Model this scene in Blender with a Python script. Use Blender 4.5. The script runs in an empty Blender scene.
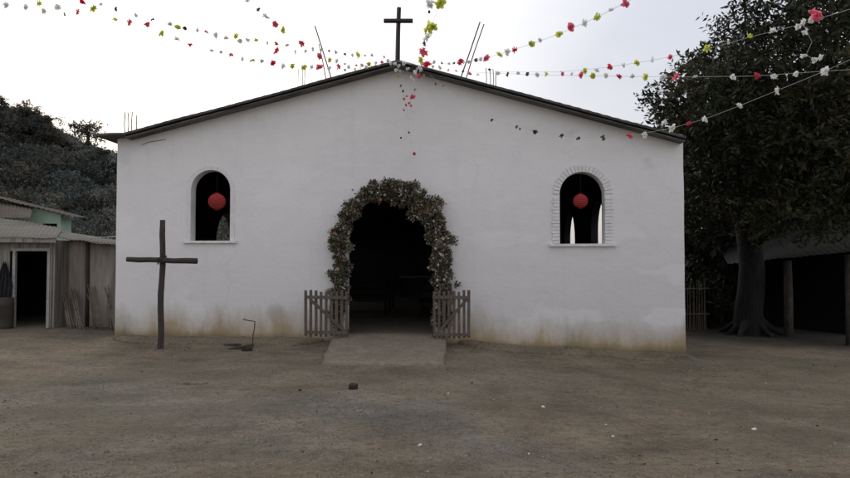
import bpy, bmesh, math, random
import numpy as np
from mathutils import Vector, Matrix, Euler, noise

random.seed(7)
rng = np.random.default_rng(11)
R = math.radians
SC = bpy.context.scene
COL = SC.collection

# ------------------------------------------------------------------ camera
CAM = Vector((0, 0, 1.65)); F = 680.0; PITCH = math.atan(23 / F)
cd = bpy.data.cameras.new('camera'); cam = bpy.data.objects.new('camera', cd); COL.objects.link(cam)
cam.location = CAM; cam.rotation_euler = (math.pi / 2 + PITCH, 0, 0)
cd.sensor_width = 36; cd.lens = 36 * F / 850; cd.clip_end = 2000; cd.clip_start = 0.05
SC.camera = cam
RC = Euler((math.pi / 2 + PITCH, 0, 0)).to_matrix()

def ray(px, py):
    return RC @ Vector(((px - 425) / F, (239 - py) / F, -1))
def at(px, py, Y):                      # the point at depth Y that a photo measurement corresponds to
    d = ray(px, py); return CAM + d * (Y / d.y)

YAW = R(-2.4)
CH0 = Vector((at(400, 262, 15.1).x, 15.1, 0))
CHM = Matrix.Translation(CH0) @ Matrix.Rotation(YAW, 4, 'Z')
CHI = CHM.inverted()
NRM = CHM.to_3x3() @ Vector((0, -1, 0))
def fac(px, py, off=0.0):               # measurement -> church coordinates (u, z) on the facade plane
    d = ray(px, py); p0 = CH0 + NRM * off
    t = (p0 - CAM).dot(NRM) / d.dot(NRM)
    q = CHI @ (CAM + d * t); return q.x, q.z

# ------------------------------------------------------------------ ground height
def sst(a, b, x):
    t = min(1, max(0, (x - a) / (b - a))); return t * t * (3 - 2 * t)
def gz(x, y):
    xs = [-14, -9, -7, -5, -2, 0.5, 2.5, 5.6, 9, 20]
    zs = [0.1, 0.0, -0.13, -0.15, -0.16, -0.2, -0.32, -0.45, -0.52, -0.6]
    b = float(np.interp(x, xs, zs))
    z = b * sst(1.5, 12.5, y)
    if y < 40 and abs(x) < 30:
        z += 0.028 * noise.noise(Vector((x * .55, y * .55, 3))) + 0.012 * noise.noise(Vector((x * 1.7, y * 1.7, 9)))
        z += .07 * math.exp(-((x + 5.3) ** 2 + (y - 13.6) ** 2) / .10)
        if y > 11 and -7.2 < x < 5.8:
            q = CHI @ Vector((x, y, 0))
            if q.y < 0.3:
                z += 0.09 * math.exp(-max(0, -q.y) / 0.32) * (0.75 + 0.6 * noise.noise(Vector((x * 1.4, 5, 2))))
    return z

# ------------------------------------------------------------------ mesh helpers
MATS = {}
ROOTM = {}
def thing(name, label, cat, loc=(0, 0, 0), rotz=0, group=None):
    o = bpy.data.objects.new(name, None); COL.objects.link(o)
    o.empty_display_size = .2
    o.location = loc; o.rotation_euler = (0, 0, rotz)
    ROOTM[o] = (Matrix.Translation(Vector(loc)) @ Matrix.Rotation(rotz, 4, 'Z')).inverted()
    tag(o, label, cat, group); return o
def tag(o, label=None, cat=None, group=None, kind=None):
    if label: o['label'] = label
    if cat: o['category'] = cat
    if group: o['group'] = group
    if kind: o['kind'] = kind
    return o
def finish(name, me, m, parent, smooth, local, origin):
    if origin is not None:
        me.transform(Matrix.Translation(-Vector(origin)))
    elif parent is not None and not local and parent in ROOTM:
        me.transform(ROOTM[parent])
    if m is not None: me.materials.append(m)
    if smooth:
        me.polygons.foreach_set('use_smooth', [True] * len(me.polygons))
    o = bpy.data.objects.new(name, me); COL.objects.link(o)
    if origin is not None: o.location = origin
    if parent is not None:
        o.parent = parent
        ROOTM[o] = Matrix.Identity(4) if local else ROOTM.get(parent, Matrix.Identity(4))
    return o
def obj(name, bm, m, parent=None, smooth=False, local=False, origin=None):
    me = bpy.data.meshes.new(name); bm.to_mesh(me); bm.free()
    return finish(name, me, m, parent, smooth, local, origin)
def struct(name, bm, m, smooth=False, origin=None):
    return tag(obj(name, bm, m, smooth=smooth, origin=origin), kind='structure')
def B(): return bmesh.new()
def box(bm, lo, hi, mat=None, jit=0):
    vs = []
    for x in (lo[0], hi[0]):
        for y in (lo[1], hi[1]):
            for z in (lo[2], hi[2]):
                v = Vector((x, y, z))
                if jit: v += Vector([random.uniform(-jit, jit) for _ in range(3)])
                vs.append(bm.verts.new(mat @ v if mat else v))
    for f in ((0, 1, 3, 2), (4, 6, 7, 5), (0, 4, 5, 1), (2, 3, 7, 6), (0, 2, 6, 4), (1, 5, 7, 3)):
        bm.faces.new([vs[i] for i in f])
def tube(bm, pts, rads, n=8, cap=True):
    pts = [Vector(p) for p in pts]
    if not hasattr(rads, '__len__'): rads = [rads] * len(pts)
    rings = []
    ref = Vector((0.31, 0.87, 0.2)).normalized()
    for i, p in enumerate(pts):
        d = (pts[min(i + 1, len(pts) - 1)] - pts[max(i - 1, 0)]).normalized()
        a = d.cross(ref)
        if a.length < .05: a = d.cross(Vector((1, 0, 0)))
        a.normalize(); b = d.cross(a)
        rings.append([bm.verts.new(p + (a * math.cos(2 * math.pi * k / n) + b * math.sin(2 * math.pi * k / n)) * rads[i]) for k in range(n)])
    for r0, r1 in zip(rings, rings[1:]):
        for k in range(n):
            bm.faces.new((r0[k], r0[(k + 1) % n], r1[(k + 1) % n], r1[k]))
    if cap:
        bm.faces.new(rings[0][::-1]); bm.faces.new(rings[-1])
def beam(bm, p, q, w, t, up=Vector((0, -1, 0)), jit=0):   # board from p to q, w wide across, t thick along up
    p, q = Vector(p), Vector(q); d = (q - p).normalized()
    s = d.cross(up).normalized(); u = s.cross(d).normalized()
    vs = []
    for c in (p, q):
        for a, b in ((-1, -1), (1, -1), (1, 1), (-1, 1)):
            v = c + s * (a * w / 2) + u * (b * t / 2)
            if jit: v += Vector([random.uniform(-jit, jit) for _ in range(3)])
            vs.append(bm.verts.new(v))
    for f in ((3, 2, 1, 0), (4, 5, 6, 7), (0, 1, 5, 4), (1, 2, 6, 5), (2, 3, 7, 6), (3, 0, 4, 7)):
        bm.faces.new([vs[i] for i in f])
def poly_holes(outer, holes, y0, y1, bm=None):
    """(u,z) outline with holes, solid from y0 (front) to y1."""
    bm = bm or B(); es = []
    for loop in [outer] + holes:
        vs = [bm.verts.new((u, y0, z)) for u, z in loop]
        for i in range(len(vs)): es.append(bm.edges.new((vs[i], vs[(i + 1) % len(vs)])))
    r = bmesh.ops.triangle_fill(bm, use_beauty=True, use_dissolve=False, edges=es)
    fs = [g for g in r['geom'] if isinstance(g, bmesh.types.BMFace)]
    e = bmesh.ops.extrude_face_region(bm, geom=fs)
    bmesh.ops.translate(bm, vec=(0, y1 - y0, 0), verts=[g for g in e['geom'] if isinstance(g, bmesh.types.BMVert)])
    bmesh.ops.recalc_face_normals(bm, faces=bm.faces)
    return bm
def arch(u0, u1, z0, ztop, n=18, spring=None):
    r = (u1 - u0) / 2; c = (u0 + u1) / 2
    zs = ztop - r * 1.0 if spring is None else spring
    rv = ztop - zs
    pts = [(u0, z0)]
    for k in range(n + 1):
        a = math.pi * (1 - k / n); pts.append((c + r * math.cos(a), zs + rv * math.sin(a)))
    pts.append((u1, z0)); return pts

# ------------------------------------------------------------------ materials
def newmat(name):
    m = bpy.data.materials.new(name); m.use_nodes = True
    nt = m.node_tree; b = nt.nodes['Principled BSDF']; b.inputs['Roughness'].default_value = .9
    b.inputs['Specular IOR Level'].default_value = .2
    return m, nt, b
def N(nt, t, **kw):
    n = nt.nodes.new(t)
    for k, v in kw.items():
        if k in n.inputs.keys(): n.inputs[k].default_value = v
        else: setattr(n, k, v)
    return n
def ramp(nt, fac_, stops):
    r = nt.nodes.new('ShaderNodeValToRGB'); e = r.color_ramp.elements
    while len(e) < len(stops): e.new(.5)
    for i, (p, c) in enumerate(stops):
        e[i].position = p; e[i].color = c if len(c) == 4 else (*c, 1)
    nt.links.new(fac_, r.inputs[0]); return r.outputs[0]
def mixc(nt, f, a, b, mode='MIX'):
    n = nt.nodes.new('ShaderNodeMix'); n.data_type = 'RGBA'; n.blend_type = mode
    for sock, v in ((n.inputs[0], f), (n.inputs[6], a), (n.inputs[7], b)):
        if isinstance(v, bpy.types.NodeSocket): nt.links.new(v, sock)
        else: sock.default_value = v if not hasattr(v, '__len__') or len(v) == 4 else (*v, 1)
    return n.outputs[2]
def mth(nt, op, a, b=0.0, c=None):
    n = nt.nodes.new('ShaderNodeMath'); n.operation = op
    for i, v in enumerate((a, b, c)):
        if v is None: continue
        if isinstance(v, bpy.types.NodeSocket): nt.links.new(v, n.inputs[i])
        else: n.inputs[i].default_value = v
    return n.outputs[0]
def coords(nt, scale=(1, 1, 1), kind='Object'):
    t = N(nt, 'ShaderNodeTexCoord'); mp = N(nt, 'ShaderNodeMapping'); mp.inputs['Scale'].default_value = scale
    nt.links.new(t.outputs[kind], mp.inputs[0]); return mp.outputs[0]
def nz(nt, vec, scale, detail=6, rough=.6):
    n = N(nt, 'ShaderNodeTexNoise', Scale=scale, Detail=detail, Roughness=rough)
    nt.links.new(vec, n.inputs['Vector']); return n.outputs['Fac']
def bump(nt, b, h, strength=.4, dist=.02):
    n = N(nt, 'ShaderNodeBump', Strength=strength, Distance=dist)
    nt.links.new(h, n.inputs['Height']); nt.links.new(n.outputs[0], b.inputs['Normal'])
def rough_mat(name, c1, c2, scale=4, stretch=(1, 1, 1), bs=.3, bd=.01, rgh=.9, c3=None):
    m, nt, b = newmat(name); v = coords(nt, stretch)
    f = nz(nt, v, scale, 8, .65)
    col = ramp(nt, f, [(.3, c1), (.7, c2)])
    if c3:
        f2 = nz(nt, v, scale * .23, 4); col = mixc(nt, ramp(nt, f2, [(.45, (0, 0, 0)), (.68, (1, 1, 1))]), col, c3)
    nt.links.new(col, b.inputs['Base Color']); b.inputs['Roughness'].default_value = rgh
    bump(nt, b, f, bs, bd); return m
def leaf_mat(name, trans=.25):
    m, nt, b = newmat(name)
    a = N(nt, 'ShaderNodeAttribute', attribute_name='tint')
    nt.links.new(a.outputs['Color'], b.inputs['Base Color']); b.inputs['Roughness'].default_value = .6
    t = N(nt, 'ShaderNodeBsdfTranslucent'); nt.links.new(a.outputs['Color'], t.inputs[0])
    mx = N(nt, 'ShaderNodeMixShader'); mx.inputs[0].default_value = trans
    nt.links.new(b.outputs[0], mx.inputs[1]); nt.links.new(t.outputs[0], mx.inputs[2])
    nt.links.new(mx.outputs[0], nt.nodes['Material Output'].inputs[0]); return m
def paper_mat(name, c, trans=.5):
    m, nt, b = newmat(name)
    v = coords(nt); f = nz(nt, v, 25, 3)
    col = mixc(nt, f, tuple(x * .75 for x in c), tuple(min(1, x * 1.15) for x in c))
    nt.links.new(col, b.inputs['Base Color'])
    t = N(nt, 'ShaderNodeBsdfTranslucent'); nt.links.new(col, t.inputs[0])
    mx = N(nt, 'ShaderNodeMixShader'); mx.inputs[0].default_value = trans
    nt.links.new(b.outputs[0], mx.inputs[1]); nt.links.new(t.outputs[0], mx.inputs[2])
    nt.links.new(mx.outputs[0], nt.nodes['Material Output'].inputs[0]); return m

# --- lime-washed facade
def wall_mat():
    m, nt, b = newmat('whitewash')
    v = coords(nt); sep = N(nt, 'ShaderNodeSeparateXYZ'); nt.links.new(v, sep.inputs[0])
    x, z = sep.outputs[0], sep.outputs[2]
    big = nz(nt, v, .35, 5, .55); mid = nz(nt, v, 2.2, 7, .6); fine = nz(nt, v, 28, 5, .6)
    col = ramp(nt, big, [(.3, (.72, .712, .715)), (.7, (.80, .79, .79))])
    shade_grad = mth(nt, 'ADD', mth(nt, 'MULTIPLY_ADD', z, -.14, .55), mth(nt, 'MULTIPLY_ADD', big, .5, -.25)); shade_grad = mth(nt, 'ADD', shade_grad, mth(nt, 'MULTIPLY', x, .022))
    col = mixc(nt, ramp(nt, shade_grad, [(.1, (0, 0, 0)), (.75, (.75, .75, .75))]), col, (.52, .505, .515))  # facade shading towards the lower right put into the wash colour
    col = mixc(nt, ramp(nt, mid, [(.52, (0, 0, 0)), (.8, (.35, .35, .35))]), col, (.62, .61, .61))
    # vertical rain streaks
    vs = coords(nt, (3.2, 1, .18)); st = nz(nt, vs, 1.6, 6, .65)
    col = mixc(nt, ramp(nt, st, [(.56, (0, 0, 0)), (.82, (.32, .32, .32))]), col, (.55, .54, .53))
    # small dark smudges
    sp = N(nt, 'ShaderNodeTexVoronoi', Scale=.62); sp.inputs['Randomness'].default_value = 1
    wob = N(nt, 'ShaderNodeVectorMath', operation='ADD'); nn = N(nt, 'ShaderNodeTexNoise', Scale=5.0, Detail=3.0)
    nt.links.new(v, nn.inputs['Vector'])
    sc = N(nt, 'ShaderNodeVectorMath', operation='SCALE'); sc.inputs['Scale'].default_value = .22
    nt.links.new(nn.outputs['Color'], sc.inputs[0]); nt.links.new(v, wob.inputs[0]); nt.links.new(sc.outputs[0], wob.inputs[1])
    nt.links.new(wob.outputs[0], sp.inputs['Vector'])
    col = mixc(nt, ramp(nt, sp.outputs['Distance'], [(.05, (.5, .5, .5)), (.16, (0, 0, 0))]), col, (.33, .32, .32))
    ck = N(nt, 'ShaderNodeTexVoronoi', Scale=.55); ck.feature = 'DISTANCE_TO_EDGE'; nt.links.new(wob.outputs[0], ck.inputs['Vector'])
    ckm = mth(nt, 'MULTIPLY', ramp(nt, ck.outputs['Distance'], [(.0, (.16, .16, .16)), (.012, (0, 0, 0))]), ramp(nt, nz(nt, v, .7, 3), [(.5, (0, 0, 0)), (.62, (1, 1, 1))]))
    col = mixc(nt, ckm, col, (.40, .39, .39))
    pt_ = nz(nt, coords(nt, (.5, 1, 1.1)), 1.1, 3, .5)
    col = mixc(nt, ramp(nt, pt_, [(.57, (0, 0, 0)), (.60, (.22, .22, .22))]), col, (.86, .85, .84))
    # splash-back stain above the ground, following its fall to the right
    h = mth(nt, 'ADD', z, mth(nt, 'MULTIPLY_ADD', x, .026, .24))
    wx = coords(nt, (.7, 1, .25)); n1 = nz(nt, wx, 1.3, 6, .7); n2 = nz(nt, v, 6, 6, .7)
    hh = mth(nt, 'SUBTRACT', h, mth(nt, 'MULTIPLY_ADD', n1, 1.5, -.66))
    hh = mth(nt, 'SUBTRACT', hh, mth(nt, 'MULTIPLY_ADD', n2, .24, -.12))
    tone = ramp(nt, nz(nt, wx, .55, 3), [(.36, (.30, .215, .105)), (.55, (.40, .315, .19)), (.7, (.21, .20, .10))])
    col = mixc(nt, ramp(nt, hh, [(.10, (.92, .92, .92)), (.34, (.5, .5, .5)), (.72, (0, 0, 0))]), col, tone)
    low = mth(nt, 'SUBTRACT', h, mth(nt, 'MULTIPLY_ADD', n1, .5, -.17))
    col = mixc(nt, ramp(nt, low, [(.0, (.8, .8, .8)), (.16, (0, 0, 0))]), col, (.17, .135, .08))
    nt.links.new(col, b.inputs['Base Color']); b.inputs['Roughness'].default_value = .95
    hsum = mth(nt, 'ADD', mth(nt, 'MULTIPLY', mid, 1.6), mth(nt, 'MULTIPLY', fine, .3)); hsum = mth(nt, 'ADD', hsum, mth(nt, 'MULTIPLY', pt_, 1.5))
    bump(nt, b, hsum, .5, .03); return m
def ground_mat():
    m, nt, b = newmat('packed_dirt')
    v = coords(nt); sep = N(nt, 'ShaderNodeSeparateXYZ'); nt.links.new(v, sep.inputs[0])
    big = nz(nt, v, .22, 5, .6); mid = nz(nt, coords(nt, (.8, 1.2, 1)), 1.7, 9, .72); fin = nz(nt, v, 11, 9, .75); fin2 = nz(nt, v, 45, 6, .75)
    brown = ramp(nt, mid, [(.3, (.155, .120, .080)), (.5, (.230, .182, .122)), (.7, (.31, .253, .176))])
    grey = ramp(nt, mid, [(.3, (.135, .122, .102)), (.5, (.202, .185, .155)), (.7, (.285, .262, .222))])
    pat = nz(nt, v, .75, 6, .65); pat2 = nz(nt, coords(nt, (1, 1, 1)), .33, 4, .6)
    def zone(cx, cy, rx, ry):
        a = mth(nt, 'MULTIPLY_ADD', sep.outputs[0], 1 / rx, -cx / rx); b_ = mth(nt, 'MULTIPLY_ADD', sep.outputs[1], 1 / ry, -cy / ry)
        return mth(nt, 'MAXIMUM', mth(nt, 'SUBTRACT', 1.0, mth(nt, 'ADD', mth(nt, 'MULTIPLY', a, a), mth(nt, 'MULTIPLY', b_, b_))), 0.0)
    fb = mth(nt, 'ADD', mth(nt, 'MULTIPLY_ADD', big, .8, .0), mth(nt, 'MULTIPLY', zone(-2.8, 8.2, 4.4, 3.4), .17))
    fb = mth(nt, 'ADD', fb, mth(nt, 'MULTIPLY', zone(1.2, 5.6, 2.2, 1.6), .06))
    col = mixc(nt, ramp(nt, fb, [(.44, (0, 0, 0)), (.56, (1, 1, 1))]), brown, grey)
    olive = mth(nt, 'MULTIPLY', zone(6.2, 12.5, 5.5, 4.5), mth(nt, 'MULTIPLY_ADD', mid, 1.4, .0))
    col = mixc(nt, olive, col, (.265, .225, .135))
    dusty = mth(nt, 'MULTIPLY', zone(-.6, 11.5, 3.6, 3.4), mth(nt, 'MULTIPLY_ADD', mid, 1.2, -.05))
    col = mixc(nt, dusty, col, (.30, .25, .18))
    col = mixc(nt, ramp(nt, fin, [(.36, (.8, .8, .8)), (.52, (0, 0, 0))]), col, (.075, .062, .046))
    col = mixc(nt, ramp(nt, fin2, [(.50, (0, 0, 0)), (.64, (.75, .75, .75))]), col, (.34, .31, .255))
    for sc_, lo, hi, am in ((16.0, .12, .22, .8), (30.0, .15, .27, .8), (60.0, .2, .34, .6)):
        vo = N(nt, 'ShaderNodeTexVoronoi', Scale=sc_); nt.links.new(v, vo.inputs['Vector'])
        sp = N(nt, 'ShaderNodeSeparateColor'); nt.links.new(vo.outputs['Color'], sp.inputs[0])
        pc = ramp(nt, sp.outputs[0], [(0, (.06, .052, .044)), (.5, (.20, .185, .155)), (1, (.50, .47, .42))])
        pm = mth(nt, 'MULTIPLY', ramp(nt, vo.outputs['Distance'], [(lo, (am, am, am)), (hi, (0, 0, 0))]), ramp(nt, nz(nt, v, 1.3, 4), [(.38, (.35, .35, .35)), (.58, (1, 1, 1))]))
        col = mixc(nt, pm, col, pc)
    col = mixc(nt, 1.0, col, ramp(nt, pat, [(.33, (.70, .70, .69)), (.5, (1, 1, 1)), (.68, (1.22, 1.21, 1.18))]), 'MULTIPLY')
    col = mixc(nt, ramp(nt, pat2, [(.5, (0, 0, 0)), (.64, (.4, .4, .4))]), col, (.155, .15, .095))
    tree_shade = mth(nt, 'MINIMUM', mth(nt, 'MULTIPLY', zone(14.5, 23.0, 10.0, 7.6), mth(nt, 'MULTIPLY_ADD', mid, 3.0, .8)), .92)
    col = mixc(nt, tree_shade, col, (.030, .027, .021))  # canopy shade put into the soil colour under the right trees
    nt.links.new(col, b.inputs['Base Color']); b.inputs['Roughness'].default_value = .97
    h = mth(nt, 'ADD', mth(nt, 'MULTIPLY', fin, 1.0), mth(nt, 'MULTIPLY', fin2, .6))
    h = mth(nt, 'ADD', h, mth(nt, 'MULTIPLY', mid, 1.6))
    bump(nt, b, h, 1.0, .045); return m

M = {}
M['wall'] = wall_mat()
M['white'] = rough_mat('white_paint', (.62, .62, .62), (.78, .775, .77), 9, bs=.25)
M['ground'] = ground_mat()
M['inner'] = rough_mat('gloom_dark_plaster', (.045, .042, .045), (.07, .066, .068), 2)  # plaster colour darkened to carry the gloom of the nave
M['concrete'] = rough_mat('worn_concrete', (.135, .112, .086), (.235, .20, .158), 3.2, bs=.5, c3=(.15, .122, .09))
M['rampmat'] = rough_mat('trodden_cement', (.165, .138, .105), (.30, .258, .20), 9, bs=.7, bd=.02, c3=(.20, .168, .128))
M['roof'] = rough_mat('weathered_fibre_sheet', (.05, .05, .052), (.12, .118, .115), 3, c3=(.05, .048, .045))
M['soffit'] = rough_mat('soffit_boards', (.10, .098, .098), (.18, .176, .174), 5, (1, 4, 1), c3=(.055, .054, .054))
M['iron'] = rough_mat('dark_iron', (.022, .02, .02), (.05, .045, .042), 12, rgh=.6)
M['rust'] = rough_mat('rusty_bar', (.04, .028, .024), (.09, .06, .045), 20, rgh=.8)
M['crosswood'] = rough_mat('dark_cross_wood', (.028, .023, .022), (.085, .070, .063), 9, (6, 6, .6), .6)
M['gate'] = rough_mat('weathered_pale_wood', (.065, .053, .043), (.165, .135, .114), 8, (7, 7, .6), .6)
M['stick'] = rough_mat('dry_stick_bark', (.10, .08, .058), (.30, .25, .19), 14, (1, 1, .5), .5)
M['plank'] = rough_mat('grey_plank', (.20, .185, .165), (.38, .36, .33), 5, (9, 9, .35), .6, c3=(.13, .115, .10))
M['mud'] = rough_mat('brown_mud_wall', (.24, .21, .18), (.40, .36, .31), 3, (2.4, 1, .4), .5, c3=(.15, .13, .11))
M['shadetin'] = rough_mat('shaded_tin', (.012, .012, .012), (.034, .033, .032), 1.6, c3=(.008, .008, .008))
M['shadewall'] = rough_mat('shade_black_wall', (.006, .006, .006), (.012, .011, .011), 4)  # near-black wall colour standing in for deep shade in the shelter
M['frame'] = rough_mat('pale_door_frame', (.25, .245, .235), (.42, .41, .40), 9)
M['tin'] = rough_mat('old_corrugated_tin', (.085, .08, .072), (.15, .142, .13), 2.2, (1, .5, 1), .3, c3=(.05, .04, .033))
M['browntin'] = rough_mat('rusty_tin', (.045, .036, .03), (.085, .07, .06), 2.5)
M['green'] = rough_mat('mint_green_plaster', (.36, .50, .42), (.44, .58, .50), 2.5, c3=(.3, .42, .36))
M['black'] = rough_mat('unlit_room_black', (.012, .012, .013), (.02, .02, .021), 3)  # black colour stands in for the dark of unlit rooms
M['cloth'] = rough_mat('black_cloth', (.012, .012, .014), (.03, .029, .031), 7, bs=.6, bd=.03)
M['bark'] = rough_mat('tree_bark', (.03, .026, .022), (.10, .088, .075), 7, (3, 3, .6), .9, .04)
M['barkshade'] = rough_mat('shade_dark_bark', (.010, .009, .009), (.030, .028, .027), 6, (3, 3, .6), .9, .04)  # trunk bark darkened so its colour holds the canopy shade
M['hill'] = rough_mat('hill_soil', (.022, .025, .018), (.05, .05, .035), .3)
M['cord'] = rough_mat('pale_cord', (.45, .45, .42), (.6, .6, .57), 20)
M['wire'] = rough_mat('grey_wire', (.15, .15, .15), (.25, .25, .25), 20)
M['leaf'] = leaf_mat('leaf', .22)
M['hleaf'] = leaf_mat('hill_leaf', .2)
M['gleaf'] = leaf_mat('arch_leaf', .2)
M['red'] = paper_mat('red_paper', (.78, .09, .17), .68)
M['pink'] = paper_mat('pink_paper', (.88, .24, .34), .68)
M['yellow'] = paper_mat('lime_paper', (.72, .76, .16), .68)
M['pale'] = paper_mat('white_paper_flower', (.88, .88, .87), .6)
M['dark'] = paper_mat('green_paper', (.13, .12, .10))
M['lantern'] = paper_mat('red_lantern_paper', (.56, .075, .075), .3)
_nt = M['lantern'].node_tree; _z = N(_nt, 'ShaderNodeSeparateXYZ'); _nt.links.new(coords(_nt), _z.inputs[0])
_s = mth(_nt, 'SINE', mth(_nt, 'MULTIPLY', _z.outputs[2], 210.0)); _b = _nt.nodes['Principled BSDF']; bump(_nt, _b, _s, .7, .012)
M['lanternseam'] = paper_mat('dark_red_band', (.30, .02, .02), .2)
M['stone'] = rough_mat('field_stone', (.11, .10, .085), (.27, .25, .215), 2.5)
M['litter'] = rough_mat('scrap_paper', (.6, .6, .58), (.8, .8, .78), 30)
M['charred'] = rough_mat('dark_debris', (.02, .017, .014), (.06, .05, .04), 15)
M['pew'] = rough_mat('pew_wood', (.022, .018, .015), (.05, .04, .034), 5, (.4, 6, 6))
M['altar'] = rough_mat('altar_cloth', (.3, .3, .3), (.42, .42, .42), 8)

# ------------------------------------------------------------------ sky and sun
SUN_AZ, SUN_EL = R(-28), R(36)          # behind the church, to the left
w = bpy.data.worlds.new('World'); SC.world = w; w.use_nodes = True
nt = w.node_tree; nt.nodes.clear()
out = N(nt, 'ShaderNodeOutputWorld')
sky = N(nt, 'ShaderNodeTexSky'); sky.sky_type = 'NISHITA'; sky.sun_disc = False
sky.sun_elevation = SUN_EL; sky.sun_rotation = SUN_AZ
sky.dust_density = 6; sky.air_density = 1.2; sky.altitude = 300
bg1 = N(nt, 'ShaderNodeBackground', Strength=.05); nt.links.new(sky.outputs[0], bg1.inputs[0])
tc = N(nt, 'ShaderNodeTexCoord')
dot = N(nt, 'ShaderNodeVectorMath', operation='DOT_PRODUCT')
sd = Vector((math.sin(SUN_AZ) * math.cos(SUN_EL), math.cos(SUN_AZ) * math.cos(SUN_EL), math.sin(SUN_EL)))
dot.inputs[1].default_value = sd; nt.links.new(tc.outputs['Generated'], dot.inputs[0])
d01 = mth(nt, 'MULTIPLY_ADD', dot.outputs['Value'], .5, .5)
hz = ramp(nt, d01, [(0.0, (.80, .775, .79)), (.5, (.74, .72, .74)), (.8, (.49, .49, .53)), (.87, (.46, .47, .52)), (.93, (.72, .72, .74)), (1.0, (.85, .84, .82))])
mp = N(nt, 'ShaderNodeMapping'); mp.inputs['Scale'].default_value = (1, 1, 3.2); nt.links.new(tc.outputs['Generated'], mp.inputs[0])
cn = nz(nt, mp.outputs[0], 2.6, 6, .55)
hz = mixc(nt, 1.0, hz, ramp(nt, cn, [(.3, (.90, .905, .92)), (.7, (1.08, 1.07, 1.05))]), 'MULTIPLY')
bg2 = N(nt, 'ShaderNodeBackground', Strength=1.0); nt.links.new(hz, bg2.inputs[0])
add = N(nt, 'ShaderNodeAddShader'); nt.links.new(bg1.outputs[0], add.inputs[0]); nt.links.new(bg2.outputs[0], add.inputs[1])
nt.links.new(add.outputs[0], out.inputs[0])
sl = bpy.data.lights.new('sun', 'SUN'); sl.energy = .5; sl.angle = R(35); sl.color = (1, .95, .88)
so = bpy.data.objects.new('sun', sl); COL.objects.link(so)
so.rotation_euler = (-sd).to_track_quat('-Z', 'Y').to_euler()
SC.view_settings.view_transform = 'Standard'; SC.view_settings.look = 'None'; SC.view_settings.exposure = 0; SC.view_settings.gamma = 1
SC.cycles.max_bounces = 6; SC.cycles.filter_width = 1.5

# ------------------------------------------------------------------ ground
def ground():
    xs = np.concatenate([[-900, -400, -150, -70, -40, -26], np.arange(-18, 18.01, .12), [26, 40, 70, 150, 400, 900]])
    ys = np.concatenate([[-300, -80, -20, -5], np.arange(0, 2.5, .25), np.arange(2.5, 16.5, .09), np.arange(16.5, 30, .5), [34, 40, 60, 90, 150, 300, 600, 1200]])
    vs = []; fs = []
    for y in ys:
        for x in xs:
            vs.append((x, y, gz(x, y) + (0.012 * noise.noise(Vector((x * 5, y * 5, 0))) + .007 * noise.noise(Vector((x * 13, y * 13, 4))) if abs(x) < 18.1 and 2 < y < 17 else 0)))
    nx = len(xs)
    for j in range(len(ys) - 1):
        for i in range(nx - 1):
            a = j * nx + i; fs.append((a, a + 1, a + nx + 1, a + nx))
    me = bpy.data.meshes.new('ground'); me.from_pydata(vs, [], fs)
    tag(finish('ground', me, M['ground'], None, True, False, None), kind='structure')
ground()

# scattered gravel, uncountable
def gravel(name, n, smin, smax, m):
    vs = []; fs = []
    for i in range(n):
        y = 3.2 + 11.3 * random.random() ** 1.25; x = random.uniform(-.72, .72) * y
        if noise.noise(Vector((x * .5, y * .5, 17))) < random.uniform(-.45, .25): continue
        q = CHI @ Vector((x, y, 0))
        if q.y > -.15: continue
        s = random.uniform(smin, smax) * (1 if random.random() > .04 else 1.9); z = gz(x, y); b0 = len(vs); ro = random.random() * 6.3
        for k in range(5):
            a = ro + k * 1.257 + random.uniform(-.3, .3); r = s * random.uniform(.7, 1.2)
            vs.append((x + r * math.cos(a), y + r * math.sin(a), z - .004))
        for k in range(5):
            a = ro + k * 1.257 + random.uniform(-.3, .3); r = s * random.uniform(.4, .75)
            vs.append((x + r * math.cos(a), y + r * math.sin(a), z + s * random.uniform(.45, .95)))
        for k in range(5):
            fs.append((b0 + k, b0 + (k + 1) % 5, b0 + 5 + (k + 1) % 5, b0 + 5 + k))
        fs.append(tuple(b0 + 5 + k for k in range(5)))
    me = bpy.data.meshes.new(name); me.from_pydata(vs, [], fs)
    tag(finish(name, me, m, None, False, False, None), 'small stones scattered over the dirt yard', 'gravel', kind='stuff')
gravel('gravel', 13000, .004, .015, M['stone'])

# ------------------------------------------------------------------ church
church = thing('church', 'white gabled church with arched doorway and two arched windows', 'church', CH0, YAW)
def F2(pts): return [fac(*p) for p in pts]
uL, zL = fac(117.5, 139); uR, zR = fac(683, 135); uP, zP = fac(398, 63)
DEPTH = 20.0
door_l, z_sill = fac(347, 334.5); door_r, _ = fac(435, 334.5); _, z_dt = fac(390, 194)
def win(pxl, pxr, pyt, pyb):
    a, zb = fac(pxl, pyb); b, _ = fac(pxr, pyb); _, zt = fac((pxl + pxr) / 2, pyt); return a, b, zb, zt
WL = win(190.5, 230, 170, 241); WR = win(560, 605, 172, 244)
outer = [(uL, -1.0), (door_l, -1.0), (door_r, -1.0), (uR, -1.0), (uR, zR), (uP, zP), (uL, zL)]
def wavy(pts, step=.35, amp=.012):
    o = []
    for (a, b), (c, d) in zip(pts, pts[1:] + pts[:1]):
        n = max(1, int(math.dist((a, b), (c, d)) / step))
        for k in range(n):
            t = k / n; j = amp * noise.noise(Vector((a + (c - a) * t, b + (d - b) * t, 5)) * 1.3) if k else 0
            o.append((a + (c - a) * t + j, b + (d - b) * t + j * .3))
    return o
outer = wavy([(uL, -1.0), (uR, -1.0), (uR, zR), (uP, zP), (uL, zL)])
holes = [arch(door_l, door_r, z_sill, z_dt, 22)] + [arch(a, b, zb, zt, 20) for a, b, zb, zt in (WL, WR)]
bm = poly_holes(outer, holes, 0, .28)
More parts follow.
